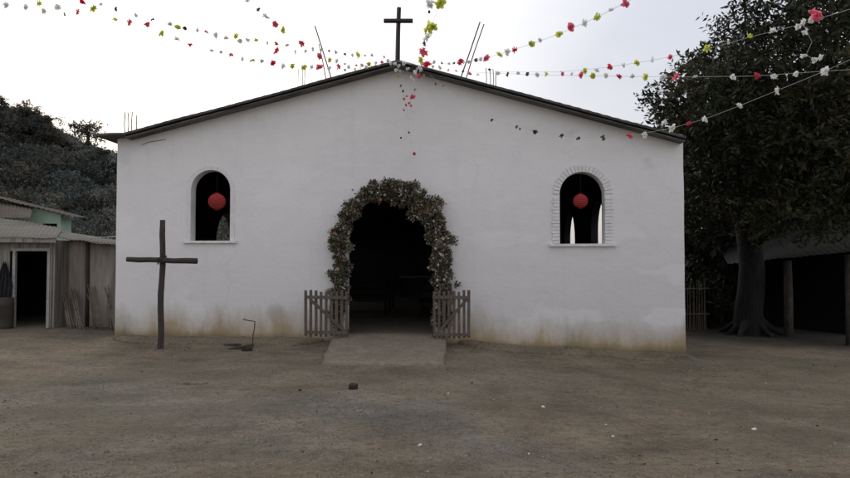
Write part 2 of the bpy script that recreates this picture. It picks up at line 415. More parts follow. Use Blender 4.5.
obj('front_wall', bm, M['wall'], church, local=True)
# added inner skin just behind the facade, nave gloom put into its dark colour
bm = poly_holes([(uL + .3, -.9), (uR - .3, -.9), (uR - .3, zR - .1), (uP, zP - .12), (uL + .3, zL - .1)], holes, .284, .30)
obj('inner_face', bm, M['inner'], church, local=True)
# side walls with arched windows
def side_wall(name, u0, u1, ztop, wins):
    o = [(.31, -1), (DEPTH, -1), (DEPTH, ztop), (.31, ztop)]
    hs = [arch(a, b, zb, zt, 12) for a, b, zb, zt in wins]
    b_ = poly_holes(o, hs, 0, 1)
    for v in b_.verts:
        y, t, z = v.co.x, v.co.y, v.co.z
        v.co = Vector((u0 + (u1 - u0) * t, y, z))
    bmesh.ops.recalc_face_normals(b_, faces=b_.faces)
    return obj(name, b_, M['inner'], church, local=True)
side_wall('side_wall', uL, uL + .25, zL - .03, [(5.8, 7.9, 1.9, 3.25), (11.4, 13.5, 1.9, 3.25), (16, 18, 1.9, 3.25)])
side_wall('side_wall', uR - .25, uR, zR - .03, [(6.75, 8.85, 1.9, 3.75), (12.0, 14.5, 1.9, 3.75)])
bm = poly_holes([(uL, -1), (uR, -1), (uR, zR - .03), (uP, zP - .05), (uL, zL - .03)], [], DEPTH + .005, DEPTH + .25)
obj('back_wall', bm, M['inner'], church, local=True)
bm = B(); box(bm, (uL + .26, .02, -.6), (uR - .26, DEPTH, z_sill - .012)); obj('floor', bm, M['concrete'], church, local=True)
# roof: profile in (u,z), long sheets back along the nave, with eaves kicked flat at the left
def roof():
    el = fac(94, 133.5, .38); kl = fac(124, 132.5, .38); pk = fac(398, 59.5, .38); er = fac(686, 136, .38)
    top = [el, kl, pk, er]; th = .05
    bm = B(); y0, y1 = -.38, DEPTH + .4
    ns = 60; prof = []
    for (a, b), n in zip(zip(top, top[1:]), (4, 60, 60)):
        for k in range(n):
            t = k / n; prof.append((a[0] + (b[0] - a[0]) * t, a[1] + (b[1] - a[1]) * t))
    prof.append(er)
    ys = [y0, y0 + .3, 3, 8, 14, y1]
    rt = [[bm.verts.new((u, y, z + .005 * math.sin(u * 31) + .016 * noise.noise(Vector((u * .8, y, 1))))) for u, z in prof] for y in ys]
    rb = [[bm.verts.new((u, y, z - th + .01 * noise.noise(Vector((u * .8, y, 1))))) for u, z in prof] for y in ys]
    n = len(prof)
    for j in range(len(ys) - 1):
        for i in range(n - 1):
            bm.faces.new((rt[j][i], rt[j][i + 1], rt[j + 1][i + 1], rt[j + 1][i]))
            bm.faces.new((rb[j][i], rb[j + 1][i], rb[j + 1][i + 1], rb[j][i + 1]))
    for i in range(n - 1):
        bm.faces.new((rt[0][i], rb[0][i], rb[0][i + 1], rt[0][i + 1])); bm.faces.new((rt[-1][i], rt[-1][i + 1], rb[-1][i + 1], rb[-1][i]))
    for j in range(len(ys) - 1):
        bm.faces.new((rt[j][0], rt[j + 1][0], rb[j + 1][0], rb[j][0])); bm.faces.new((rt[j][-1], rb[j][-1], rb[j + 1][-1], rt[j + 1][-1]))
    r = obj('roof', bm, M['roof'], church, local=True)
    # soffit boards under the front overhang, purlin ends
    bm = B()
    for a, b in ((kl, pk), (pk, er)):
        v = []
        for y in (-.33, -.004):
            for p in (a, b): v.append((p[0], y, p[1] - .085))
        va = [bm.verts.new(p) for p in v] + [bm.verts.new((p[0], p[1], p[2] - .022)) for p in v]
        for f in ((0, 2, 3, 1), (4, 5, 7, 6), (0, 1, 5, 4), (2, 6, 7, 3), (0, 4, 6, 2), (1, 3, 7, 5)): bm.faces.new([va[i] for i in f])
    bmesh.ops.recalc_face_normals(bm, faces=bm.faces)
    obj('soffit', bm, M['soffit'], r, local=True)
    return el, kl, pk, er
EL, KL, PK, ER = roof()
# plain raised surround on the left window, brick one on the right
def ring(a, b, zb, zt, wd, y0, y1):
    bm = B(); pi_ = arch(a, b, zb, zt, 20); po = arch(a - wd, b + wd, zb, zt + wd, 20)
    n = len(pi_)
    va = [[bm.verts.new((u, y, z)) for u, z in p] for p in (pi_, po) for y in (y0, y1)]
    i0, i1, o0, o1 = va
    for k in range(n - 1):
        bm.faces.new((i0[k], o0[k], o0[k + 1], i0[k + 1])); bm.faces.new((o0[k], o1[k], o1[k + 1], o0[k + 1])); bm.faces.new((i0[k], i0[k + 1], i1[k + 1], i1[k]))
    for k in (0, n - 1): bm.faces.new((i0[k], i1[k], o1[k], o0[k]))
    bmesh.ops.recalc_face_normals(bm, faces=bm.faces); return bm
obj('window_surround', ring(*WL, .10, -.012, 0.0), M['white'], church, local=True)
def bricks(a, b, zb, zt):
    bm = B(); r = (b - a) / 2; c = (a + b) / 2; zs = zt - r; L = .165; hgt = .074; gap = .011
    def blk(M4, l0, l1):
        box(bm, (l0, -.024 + random.uniform(-.006, .005), -hgt / 2 + gap / 2), (l1, .0, hgt / 2 - gap / 2), M4, .003)
    z = zb + hgt / 2 + .005
    while z < zs - .02:
        for s in (-1, 1):
            m4 = Matrix.Translation((c + s * r, 0, z)) @ Matrix.Scale(s, 4, (1, 0, 0))
            blk(m4, .006, L + random.uniform(-.02, .02))
        z += hgt
    n = int(math.pi * (r + .05) / hgt)
    for k in range(n):
        an = math.pi * (k + .5) / n
        blk(Matrix.Translation((c, 0, zs)) @ Matrix.Rotation(-an, 4, 'Y'), r + .006, r + L + random.uniform(-.02, .01))
    bmesh.ops.recalc_face_normals(bm, faces=bm.faces)
    return bm
obj('brick_surround', bricks(*WR), M['white'], church, local=True)
for (a, b, zb, zt), pxs in ((WL, (184, 237)), (WR, (549, 616))):
    bm = B(); ua = fac(pxs[0], 241)[0]; ub = fac(pxs[1], 241)[0]
    box(bm, (ua, -.075, zb - .05), (ub, .2, zb + .004), None, .004); obj('window_sill', bm, M['white'], church, local=True)
# cross on the ridge
def wx(u, y, z): return CHM @ Vector((u, y, z))
def ridge_cross():
    u, zb = fac(398, 58, .2); _, zt = fac(398, 7.5, .2); ul, za = fac(384, 21.5, .2); ur, _ = fac(413, 22, .2)
    t = thing('ridge_cross', 'dark slim cross standing on the church roof peak', 'cross', wx(u, -.2, zb - .1), YAW)
    bm = B(); tube(bm, [wx(u - .01, -.2, zb - .12), wx(u, -.2, (zb + zt) / 2), wx(u + .02, -.2, zt)], [.058, .054, .052], 4); obj('upright', bm, M['iron'], t)
    bm = B(); tube(bm, [wx(ul, -.245, za), wx(ur, -.245, za - .01)], .05, 4); obj('crossbar', bm, M['iron'], t)
ridge_cross()

# rebar rods above the roof
def rod(p, q, label, group, r=.012):
    bm = B(); p = Vector(p); q = Vector(q); mid = (p + q) / 2 + Vector((random.uniform(-.02, .02), 0, 0))
    tube(bm, [p, mid, q], r, 6)
    tag(obj('rebar_rod', bm, M['rust'], origin=tuple(p)), label, 'rebar rod', group)
gl = 'rebar rods crossing above the left roof slope'
rod(at(333, 84, 15.6), at(315, 26, 15.6), 'long rusty rod leaning left above the left roof slope, taller of two', None, .016)
rod(at(327, 85, 15.75), at(319, 44, 15.75), 'shorter rusty rod beside the tall leaning rod on left roof slope', None, .013)
rod(at(460, 80, 15.55), at(480, 22, 15.55), 'thin rod tilted right above the right roof slope, left of a crossing pair', None, .015)
rod(at(465, 82, 15.7), at(484, 24, 15.7), 'thin rod above the right roof slope, right of a crossing pair', None, .013)
for i, (a, b) in enumerate(((125, 112), (128, 113), (132, 112), (136, 115))):
    rod(at(a, 136, 15.5 + .12 * (i % 2)), at(a + .3, b, 15.5 + .12 * (i % 2)), 'short upright rebar stub above the left corner of the church', 'rebar stubs at the left corner', .011)
for i, (a, b) in enumerate(((486, 68), (490, 70), (493, 69), (496, 71))):
    rod(at(a, 90, 16.6), at(a, b, 16.6), 'short pale rebar stub behind the right roof slope', 'rebar stubs behind the right roof slope', .009)
for i, (a, b) in enumerate(((298, 69), (302, 67), (305, 70))):
    rod(at(a, 95, 16.6), at(a + .3, b, 16.6), 'short thin rebar stub behind the left roof slope', 'rebar stubs behind the left roof slope', .009)
# scar of an old wire on the wall
bm = B(); a = fac(142, 145); b = fac(150, 142); c = fac(166, 139.5)
tube(bm, [wx(a[0], -.01, a[1]), wx(b[0], -.03, b[1]), wx(c[0], -.01, c[1])], .006, 5)
tag(obj('wire_stub', bm, M['wire'], origin=tuple(wx(a[0], 0, a[1]))), 'short bent wire fixed to the wall under the left eave', 'wire')

# ------------------------------------------------------------------ ramp
def ramp_mesh():
    bm = B(); nA, nB = 14, 20
    g = []
    for j in range(nB + 1):
        t = j / nB; row = []
        for i in range(nA + 1):
            s = i / nA
            y = 15.42 - t * 3.3 + .03 * noise.noise(Vector((s * 5, t * 4, 2)))
            xl = -2.03 + .2 * t; xr = .49 - .17 * t
            if t < .1: xl, xr = -1.66, .16
            x = xl + (xr - xl) * s + (.04 * noise.noise(Vector((s * 2, t * 7, 8))) if i in (0, nA) else 0)
            z0 = z_sill + .005; z1 = gz(x, 12.1) + .035
            tt = max(0, (t - .1) / .9); z = z0 + (z1 - z0) * (tt ** 1.15) + (0 if t < .12 else 1) * .012 * noise.noise(Vector((x * 3, y * 3, 1)))
            row.append(bm.verts.new((x, y, z)))
        g.append(row)
    for j in range(nB):
        for i in range(nA): bm.faces.new((g[j][i], g[j + 1][i], g[j + 1][i + 1], g[j][i + 1]))
    for side in (0, nA):
        lo = [bm.verts.new((r[side].co.x, r[side].co.y, -.7)) for r in g]
        for j in range(nB): bm.faces.new((g[j][side], g[j + 1][side], lo[j + 1], lo[j]))
    bmesh.ops.recalc_face_normals(bm, faces=bm.faces)
    f = [bm.verts.new((v.co.x, v.co.y - .02, -.7)) for v in g[nB]]
    for i in range(nA): bm.faces.new((g[nB][i], f[i], f[i + 1], g[nB][i + 1]))
    bmesh.ops.recalc_face_normals(bm, faces=bm.faces)
    return bm
struct('ramp', ramp_mesh(), M['rampmat'], True)
def apron(u0, u1):
    bm = B(); n = int((u1 - u0) / .12); rows = []
    for k in range(n + 1):
        u = u0 + (u1 - u0) * k / n; wd = .48 + .14 * noise.noise(Vector((u * 1.1, 3, 7))) + .05 * noise.noise(Vector((u * 5, 1, 7)))
        wd *= min(1, .3 + (k / n) * 6, .3 + (1 - k / n) * 6)
        pts = []
        for t in (0, .35, .7, 1.0, 1.04, 1.06):
            p = wx(u, .02 - wd * t, 0); z = gz(p.x, p.y)
            up = .075 + .02 * noise.noise(Vector((u * 2.3, t * 2, 1))) - .03 * t
            pts.append(bm.verts.new((p.x, p.y, z + (up if t <= 1.0 else (up * .45 if t < 1.05 else -.06)))))
        rows.append(pts)
    for a, b in zip(rows, rows[1:]):
        for i in range(5): bm.faces.new((a[i], a[i + 1], b[i + 1], b[i]))
    bmesh.ops.recalc_face_normals(bm, faces=bm.faces)
    return bm
struct('wall_ledge', apron(uL + .02, door_l - .55), M['ground'], False)
struct('wall_ledge', apron(door_r + .55, uR - .02), M['ground'], False)

# ------------------------------------------------------------------ picket gates
def gate(label, px0, px1, Ya, Yb, pt, pb, n, brace, ystag):
    """pickets from px0 (depth Ya) to px1 (depth Yb)."""
    P = lambda px, py: at(px, py, Ya + (Yb - Ya) * (px - px0) / (px1 - px0))
    base = P((px0 + px1) / 2, pb)
    t = thing('picket_gate', label, 'gate', base, 0, 'picket gates at the church door')
    for i in range(n):
        px = px0 + 1.2 + (px1 - px0 - 2.4) * i / (n - 1)
        dy = random.uniform(-1.2, 1.2)
        bm = B(); a = P(px + random.uniform(-.3, .3), pb + random.uniform(-1, .8)); b = P(px, pt + dy)
        beam(bm, a, b, .058 + random.uniform(-.008, .008), .02, jit=.003)
        obj('picket', bm, M['gate'], t)
    off = Vector((0, .032, 0))
    for py in (pt + 6, pb - 4.5):
        bm = B(); beam(bm, P(px0, py) - off, P(px1, py + .6) - off, .065, .03, jit=.003); obj('rail', bm, M['gate'], t)
    bm = B(); beam(bm, P(*brace[0]) - off * 1.1, P(*brace[1]) - off * 1.1, .06, .026, jit=.003); obj('brace', bm, M['gate'], t)
    hx = px1 if ystag else px0
    for py in (pt + 6, pb - 4.5):
        bm = B(); p = P(hx, py); tube(bm, [p + Vector((0, 0, -.06)), p + Vector((0, 0, .06))], .018, 8); obj('hinge', bm, M['iron'], t)
    return t
gate('wooden picket gate folded open on the left of the doorway', 304.5, 348, 14.45, 14.66, 291, 336.5, 9, ((310, 299), (345, 331)), True)
gate('wooden picket gate folded open on the right of the doorway', 433, 470, 14.6, 14.33, 291, 338.5, 8, ((437, 333), (467, 299)), False)

# ------------------------------------------------------------------ standing cross
def yard_cross():
    Y = 13.6; b = at(160, 352, Y)
    t = thing('wooden_cross', 'tall rough dark wooden cross planted in the dirt before the church', 'cross', b)
    bm = B()
    pts = [b - Vector((0, 0, .3))] + [at(160 + 3.2 * k / 9 + .7 * math.sin(k * 1.3), 352 - 132 * k / 9, Y) for k in range(10)]
    tube(bm, pts, [.062, .062, .058, .06, .057, .058, .055, .057, .054, .055, .05], 8); obj('upright', bm, M['crosswood'], t, True)
    bm = B(); pts = [at(127 + 70 * k / 6, 259.3 + 1.9 * k / 6 + .3 * math.sin(k * 2), Y - .1) for k in range(7)]
    tube(bm, pts, [.05, .054, .052, .055, .054, .058, .06], 8); obj('crossbar', bm, M['crosswood'], t, True)
    bm = B(); c = at(162, 260, Y - .05)
    for k in range(4):
        z = -.05 + .033 * k
        pp = [c + Vector((.082 * math.cos(a), .12 * math.sin(a), z + .03 * math.cos(a * (1 if k % 2 else -1)))) for a in [i * math.pi / 6 for i in range(13)]]
        tube(bm, pp, .008, 5, False)
    obj('lashing', bm, M['cord'] if False else M['crosswood'], t, True)
yard_cross()

# ------------------------------------------------------------------ paper lanterns in the windows
def lantern(label, px, py, rpx, Y):
    c = at(px, py, Y); r = rpx / F * Y
    t = thing('paper_lantern', label, 'paper lantern', c - Vector((0, 0, r)), 0, 'red paper lanterns in the church windows')
    bm = B(); n, mseg = 32, 30
    prof = []
    for j in range(mseg + 1):
        a = -math.pi / 2 + math.pi * (.06 + .88 * j / mseg)
        prof.append((r * math.cos(a) * (1 + .022 * math.cos(j * math.pi)), r * .94 * math.sin(a)))
    rings = [[bm.verts.new(c + Vector((p * math.cos(2 * math.pi * k / n), p * math.sin(2 * math.pi * k / n), z))) for k in range(n)] for p, z in prof]
    for a, b in zip(rings, rings[1:]):
        for k in range(n): bm.faces.new((a[k], a[(k + 1) % n], b[(k + 1) % n], b[k]))
    obj('shade', bm, M['lantern'], t, True)
    for z in (-.93 * r, .93 * r):
        bm = B(); tube(bm, [c + Vector((0, 0, z - .018)), c + Vector((0, 0, z + .018))], r * .24, 14); obj('end_ring', bm, M['lanternseam'], t)
    bm = B(); tube(bm, [c + Vector((0, 0, r * .95)), Vector((c.x, c.y, 1.65 + 95 / F * Y))], .0025, 5); obj('hanging_cord', bm, M['iron'], t)
lantern('round red paper lantern hanging in the left church window', 217, 201.5, 8.6, 15.25)
lantern('round red paper lantern hanging in the brick edged right window', 580.5, 201, 7.4, 14.95)

# ------------------------------------------------------------------ leaf meshes
def leaf_mesh(name, C, D, L, W, tint, droop=.0):
    """C centres, D leaf directions (n,3), L,W sizes; one kite face per leaf."""
    n = len(C); rnd = rng.normal(size=(n, 3)); D = D / np.linalg.norm(D, axis=1, keepdims=True)
    S = np.cross(D, rnd); S /= np.linalg.norm(S, axis=1, keepdims=True) + 1e-9
    L = np.broadcast_to(np.asarray(L, float).reshape(-1, 1), (n, 1)); W = np.broadcast_to(np.asarray(W, float).reshape(-1, 1), (n, 1))
    V = np.empty((n, 4, 3)); V[:, 0] = C; V[:, 1] = C + D * L * .45 + S * W * .5; V[:, 2] = C + D * L; V[:, 3] = C + D * L * .45 - S * W * .5
    me = bpy.data.meshes.new(name)
    me.vertices.add(n * 4); me.loops.add(n * 4); me.polygons.add(n)
    me.vertices.foreach_set('co', V.reshape(-1)); me.loops.foreach_set('vertex_index', np.arange(n * 4, dtype=np.int32))
    me.polygons.foreach_set('loop_start', np.arange(0, n * 4, 4, dtype=np.int32)); me.polygons.foreach_set('loop_total', np.full(n, 4, dtype=np.int32))
    me.update(calc_edges=True)
    at_ = me.attributes.new('tint', 'FLOAT_COLOR', 'FACE')
    at_.data.foreach_set('color', np.concatenate([tint, np.ones((n, 1))], 1).astype(np.float32).reshape(-1))
    return me
def crown(clumps, twigs, per, tl, ll, lw, base, droop=.35, shell=.45):
    """clumps: (centre, radii); twigs per unit weight; leaflets set along drooping twigs."""
    Cs, Ds, Ts, Ls = [], [], [], []
    vol = [r[0] * r[1] + r[0] * r[2] + r[1] * r[2] for c, r in clumps]
    for (c, r), v in zip(clumps, vol):
        c, dn = (c[:3], c[3]) if len(c) > 3 else (c, 1); v *= dn
        nt_ = max(3, int(twigs * v))
        d = rng.normal(size=(nt_, 3)); d /= np.linalg.norm(d, axis=1, keepdims=True)
        rad = rng.random(nt_) ** shell
        p = np.array(c) + d * rad[:, None] * np.array(r)
        ax = d * .7 + rng.normal(size=(nt_, 3)) * .55 + np.array([0, 0, -droop]); ax /= np.linalg.norm(ax, axis=1, keepdims=True)
        side = np.cross(ax, rng.normal(size=(nt_, 3))); side /= np.linalg.norm(side, axis=1, keepdims=True) + 1e-9
        tw = tl * rng.uniform(.6, 1.3, nt_); br = np.clip(rng.normal(1, .32) * rng.normal(1, .28, nt_), .35, 2.0)
        br *= np.clip(rng.normal(1, .28), .5, 1.7); warm = rng.uniform(-.15, .35, nt_) + rng.normal(0, .08)
        for k in range(per):
            t = (k + .5) / per; s = 1 if k % 2 else -1
            q = p + ax * (tw * t)[:, None] + np.array([0, 0, -1.0]) * (tw * t * t * droop * .5)[:, None]
            dd = ax * .55 + side * s + rng.normal(size=(nt_, 3)) * .35
            Cs.append(q); Ds.append(dd); Ls.append(ll * rng.uniform(.6, 1.25, nt_))
            b = br * rng.uniform(.75, 1.3, nt_)
            tint = np.stack([base[0] * b * (1 + warm), base[1] * b, base[2] * b * (1 - warm * .5)], 1); Ts.append(tint)
    return np.concatenate(Cs), np.concatenate(Ds), np.concatenate(Ls), np.concatenate(Ts)
def add_leaves(name, data, lw, mat, parent=None, local=False):
    C, D, L, T = data
    me = leaf_mesh(name, C, D, L, L * lw, T)
    return finish(name, me, mat, parent, False, local, None)
def limb(bm, p, q, r0, r1, wob=.25, n=7, sag=0):
    p, q = Vector(p), Vector(q); pts = []; rs = []
    for k in range(n + 1):
        t = k / n; e = math.sin(math.pi * t) * wob
        pts.append(p.lerp(q, t) + Vector((random.uniform(-1, 1) * e, random.uniform(-1, 1) * e, random.uniform(-.5, .5) * e + sag * math.sin(math.pi * t))))
        rs.append(r0 + (r1 - r0) * t ** .8)
    tube(bm, pts, rs, 8)
    return pts
def tree(label, cat, base, hgt, rad, clumps, twigs, per, tl, ll, lw, col, name='broadleaf_tree', group=None, bark='bark', lean=(0, 0), mat='leaf', flare=1.7, droop=.35):
    base = Vector(base); t = thing(name, label, cat, base, 0, group)
    bm = B(); top = base + Vector((lean[0], lean[1], hgt))
    pts = [base + Vector((0, 0, -.25))]; rs = [rad * flare]
    for k in range(8):
        s = k / 7; pts.append(base.lerp(top, s) + Vector((random.uniform(-.08, .08), random.uniform(-.08, .08), 0)) * min(1, s * 3)); rs.append(rad * (flare if k == 0 else 1.12 - .4 * s))
    tube(bm, pts, rs, 12)
    for c, r in clumps:
        c = Vector(c[:3]); s = random.uniform(.55, 1.0)
        limb(bm, base.lerp(top, s), c + Vector((0, 0, -r[2] * .2)), rad * .42, .02, .18, 8, .15)
        for _ in range(3):
            e = Vector([random.uniform(-.75, .75) * x for x in r]); limb(bm, c + Vector((0, 0, -r[2] * .2)), c + e, .035, .008, .08, 4)
    for k in range(6):
        a = k * 1.05 + random.uniform(-.3, .3); e = base + Vector((math.cos(a), math.sin(a), 0)) * rad * random.uniform(2.2, 3.4)
        limb(bm, base + Vector((math.cos(a) * rad * .6, math.sin(a) * rad * .6, rad * 1.2)), e + Vector((0, 0, -.06)), rad * .42, rad * .1, .03, 5, -.06)
    obj('trunk', bm, M[bark], t, True)
    add_leaves('crown', crown(clumps, twigs, per, tl, ll, lw, col, droop), lw, M[mat], t)
    return t

# ------------------------------------------------------------------ trees on the right
def cl(px, py, Y, rx, rz, ry=None, dn=1.0):
    return ((*at(px, py, Y), dn), (rx, ry or rx, rz))
GR = (.030, .036, .020)
big = [cl(735, 52, 17.5, .85, .7, dn=.7), cl(760, 25, 17.2, 1.0, .8, dn=.5), cl(800, 5, 17, 1.2, .9, dn=.75), cl(835, 15, 18, 1.3, 1.0), cl(850, 25, 16.8, 1.5, 1.1), cl(880, -60, 17, 1.8, 1.3, dn=.6), cl(745, 8, 17.8, .6, .4, dn=.5),
       cl(700, 82, 17.8, .8, .6), cl(668, 98, 18.3, .55, .42), cl(690, 118, 18.5, .8, .6), cl(740, 95, 17, 1.3, .9), cl(790, 75, 16.5, 1.5, 1.2), cl(845, 95, 16, 1.6, 1.2),
       cl(710, 150, 18.2, 1.0, .8), cl(760, 150, 17, 1.4, 1.0), cl(815, 150, 16.2, 1.5, 1.1), cl(870, 150, 15.8, 1.6, 1.2),
       cl(715, 195, 18.5, .9, .6), cl(770, 200, 17.5, 1.2, .7), cl(825, 205, 16.2, 1.3, .65), cl(735, 38, 18.5, .5, .35), cl(900, 190, 15.8, 1.3, .8), cl(705, 55, 18.3, .32, .22)]
tb = at(750, 333, 20.5)
tree('huge dark tree shading the right side of the church', 'tree', (tb.x, tb.y, gz(tb.x, tb.y)), 4.6, .38, big, 62, 11, .5, .17, .36, GR, bark='barkshade', flare=1.25)
for px, py, r_ in ((708, 12, .3), (704, 22, .22), (716, 34, .3), (722, 44, .3), (700, 50, .25), (690, 62, .3), (680, 72, .28), (668, 78, .22), (662, 88, .25), (650, 86, .2), (646, 98, .25), (645, 110, .22),
                   (652, 118, .25), (664, 122, .3), (728, 20, .3), (735, -4, .35), (760, 0, .4), (790, -8, .4), (700, 100, .4), (695, 135, .4), (690, 160, .4), (693, 185, .35), (700, 210, .4), (690, 228, .3), (720, 225, .5), (760, 232, .6), (800, 235, .5), (845, 232, .6)):
    big.append(cl(px, py, random.uniform(16.6, 18.6), r_ * 1.35, r_ * .55, dn=.8))
for px, py, Y, rx, rz in ((712, 245, 19.5, .7, .45), (735, 250, 19.5, .7, .4), (765, 246, 19, .7, .35), (800, 243, 18, .7, .3), (838, 238, 17, .7, .3), (695, 262, 20.5, .35, .4), (718, 272, 21, .5, .4)):
    big.append(cl(px, py, Y, rx, rz))
for px, py, Y, rx, rz in ((728, 268, 19.4, .5, .4), (752, 262, 19.2, .55, .45), (775, 262, 19, .5, .3), (742, 285, 19.4, .4, .3), (716, 285, 20.5, .45, .4), (800, 254, 18, .5, .22), (850, 250, 16.5, .5, .2), (763, 282, 19.3, .3, .25)):
    big.append(cl(px, py, Y, rx, rz, dn=.8))
for px, py, Y, r_ in ((905, 60, 14.5, 1.6), (960, 40, 13.5, 1.8), (930, -60, 14.5, 2.0), (985, 140, 13, 1.4), (940, 150, 14.5, 1.4), (1010, -20, 12.5, 1.8), (860, -90, 16, 2.0), (800, -70, 17.5, 1.6), (1040, 90, 12, 1.6)):
    big.append(cl(px, py, Y, r_, r_ * .75, dn=.7))
t2 = [cl(720, 110, 25, 2.2, 2.0), cl(790, 125, 25, 2.6, 2.0), cl(860, 120, 25, 2.6, 2.2), cl(720, 190, 25, 2.0, 1.8), cl(790, 170, 25, 2.8, 2.2), cl(860, 190, 25, 2.6, 2.0),
      cl(715, 235, 25.5, 1.5, 1.0), cl(770, 235, 25.5, 1.9, 1.1), cl(835, 235, 25, 2.2, 1.1)]
tree('second dark tree standing behind the shelter at right', 'tree', (14.0, 26, gz(14, 26)), 5, .4, t2, 26, 10, .7, .32, .45, (.022, .026, .016))
t3 = [cl(700, 160, 31, 2.0, 2.3), cl(700, 230, 31, 2.0, 1.6), cl(760, 170, 33, 3.2, 3.0), cl(850, 160, 33, 4.0, 3.4), cl(730, 285, 30, 1.8, 1.6), cl(790, 280, 31, 2.4, 2.0), cl(860, 280, 31, 2.6, 2.0), cl(690, 280, 31, 1.0, 1.5)]
tree('farthest dark tree closing the view at right', 'tree', (15.5, 32, gz(15.5, 32)), 5, .4, t3, 22, 9, .8, .42, .5, (.018, .021, .013))
def shrub(label, px, py, Y, rx, rz, group):
    p = at(px, py, Y); z = gz(p.x, p.y)
    t = thing('shrub', label, 'shrub', (p.x, p.y, z), 0, group)
    cs = [((p.x + random.uniform(-.5, .5) * rx, p.y + random.uniform(-.4, .4) * rx, z + rz * random.uniform(.45, 1.1)), (rx * .7, rx * .6, rz * .6)) for _ in range(4)]
    bm = B()
    for c, r in cs: limb(bm, (p.x, p.y, z - .05), c, .03, .008, .06, 4)
    obj('stem', bm, M['bark'], t, True)
    add_leaves('foliage', crown(cs, 60, 8, .35, .2, .5, (.022, .026, .016)), .5, M['leaf'], t)
for i, (px, rx, rz) in enumerate(((703, 1.0, 1.2), (728, 1.1, 1.3))):
    shrub(['dark shrub behind the twig fence beside the church', 'dark shrub left of the thick tree trunk'][i], px, 300, 23.0 + i, rx, rz, None)

# ------------------------------------------------------------------ open shelter under the trees
def corrugated(corners, m, name, parent, waves, amp=.012, th=.008, nv=6, sag=.03):
    """corners: front-left, front-right, back-right, back-left (world). waves run front to back."""
    a, b, c, d = [Vector(p) for p in corners]; bm = B(); nu = waves * 6
    g = []
    for j in range(nv + 1):
        t = j / nv; row = []
        for i in range(nu + 1):
            s = i / nu
            p = a.lerp(b, s).lerp(d.lerp(c, s), t)
            p.z += amp * math.sin(2 * math.pi * waves * s) + sag * noise.noise(Vector((s * 6, t * 3, a.x)))
            row.append(bm.verts.new(p))
        g.append(row)
    for j in range(nv):
        for i in range(nu): bm.faces.new((g[j][i], g[j][i + 1], g[j + 1][i + 1], g[j + 1][i]))
    o = obj(name, bm, m, parent)
    md = o.modifiers.new('thickness', 'SOLIDIFY'); md.thickness = th; md.offset = 0
    return o
def shelter():
    A = at(728, 264, 22.0); Bp = at(905, 246, 16.2)
    base = Vector((at(815, 300, 20).x, 20, gz(11, 20)))
    t = thing('open_shelter', 'low dark tin roofed shelter under the trees at right', 'shelter', base)
    back = Vector((1.5, 4.5, .9))
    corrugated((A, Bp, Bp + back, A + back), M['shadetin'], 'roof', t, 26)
    bm = B()
    for px, Y, r in ((788, 20.0, .12), (849, 17.9, .10), (742, 21.8, .07)):
        p = at(px, 300, Y); z = gz(p.x, p.y); bm = B()
        tube(bm, [(p.x, p.y, z - .2), (p.x + .02, p.y, z + 1.1), (p.x, p.y, A.z + (Bp.z - A.z) * (22 - Y) / 5.8 - .05)], [r * 1.05, r, r * .95], 10)
        obj('post', bm, M['bark'], t, True)
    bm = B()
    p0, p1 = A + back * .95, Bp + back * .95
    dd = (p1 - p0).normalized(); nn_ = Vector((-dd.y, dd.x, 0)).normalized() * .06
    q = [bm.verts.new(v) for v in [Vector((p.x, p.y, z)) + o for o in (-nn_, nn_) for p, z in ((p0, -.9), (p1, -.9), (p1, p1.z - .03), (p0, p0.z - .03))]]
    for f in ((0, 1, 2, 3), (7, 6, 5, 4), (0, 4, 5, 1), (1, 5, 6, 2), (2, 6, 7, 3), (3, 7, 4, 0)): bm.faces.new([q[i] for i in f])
    obj('back_wall', bm, M['shadewall'], t)
shelter()
# twig fence beside the church
def twig_fence():
    Y = 21.5; a = at(680, 330, Y); b = at(706, 330, Y)
    t = thing('twig_fence', 'short fence of thin upright twigs right of the church corner', 'fence', ((a.x + b.x) / 2, Y, gz(a.x, Y)))
    bm = B()
    for k in range(15):
        x = a.x + (b.x - a.x) * k / 14; z = gz(x, Y)
        tube(bm, [(x, Y, z - .1), (x + random.uniform(-.06, .06), Y + random.uniform(-.05, .05), z + 1.45 + random.uniform(-.15, .15))], [.02, .013], 5)
    obj('twigs', bm, M['gate'], t)
    for h in (.5, 1.3):
        bm = B(); tube(bm, [(a.x - .1, Y - .03, gz(a.x, Y) + h), (b.x + .1, Y - .03, gz(b.x, Y) + h + .03)], .022, 6); obj('rail', bm, M['gate'], t)
twig_fence()

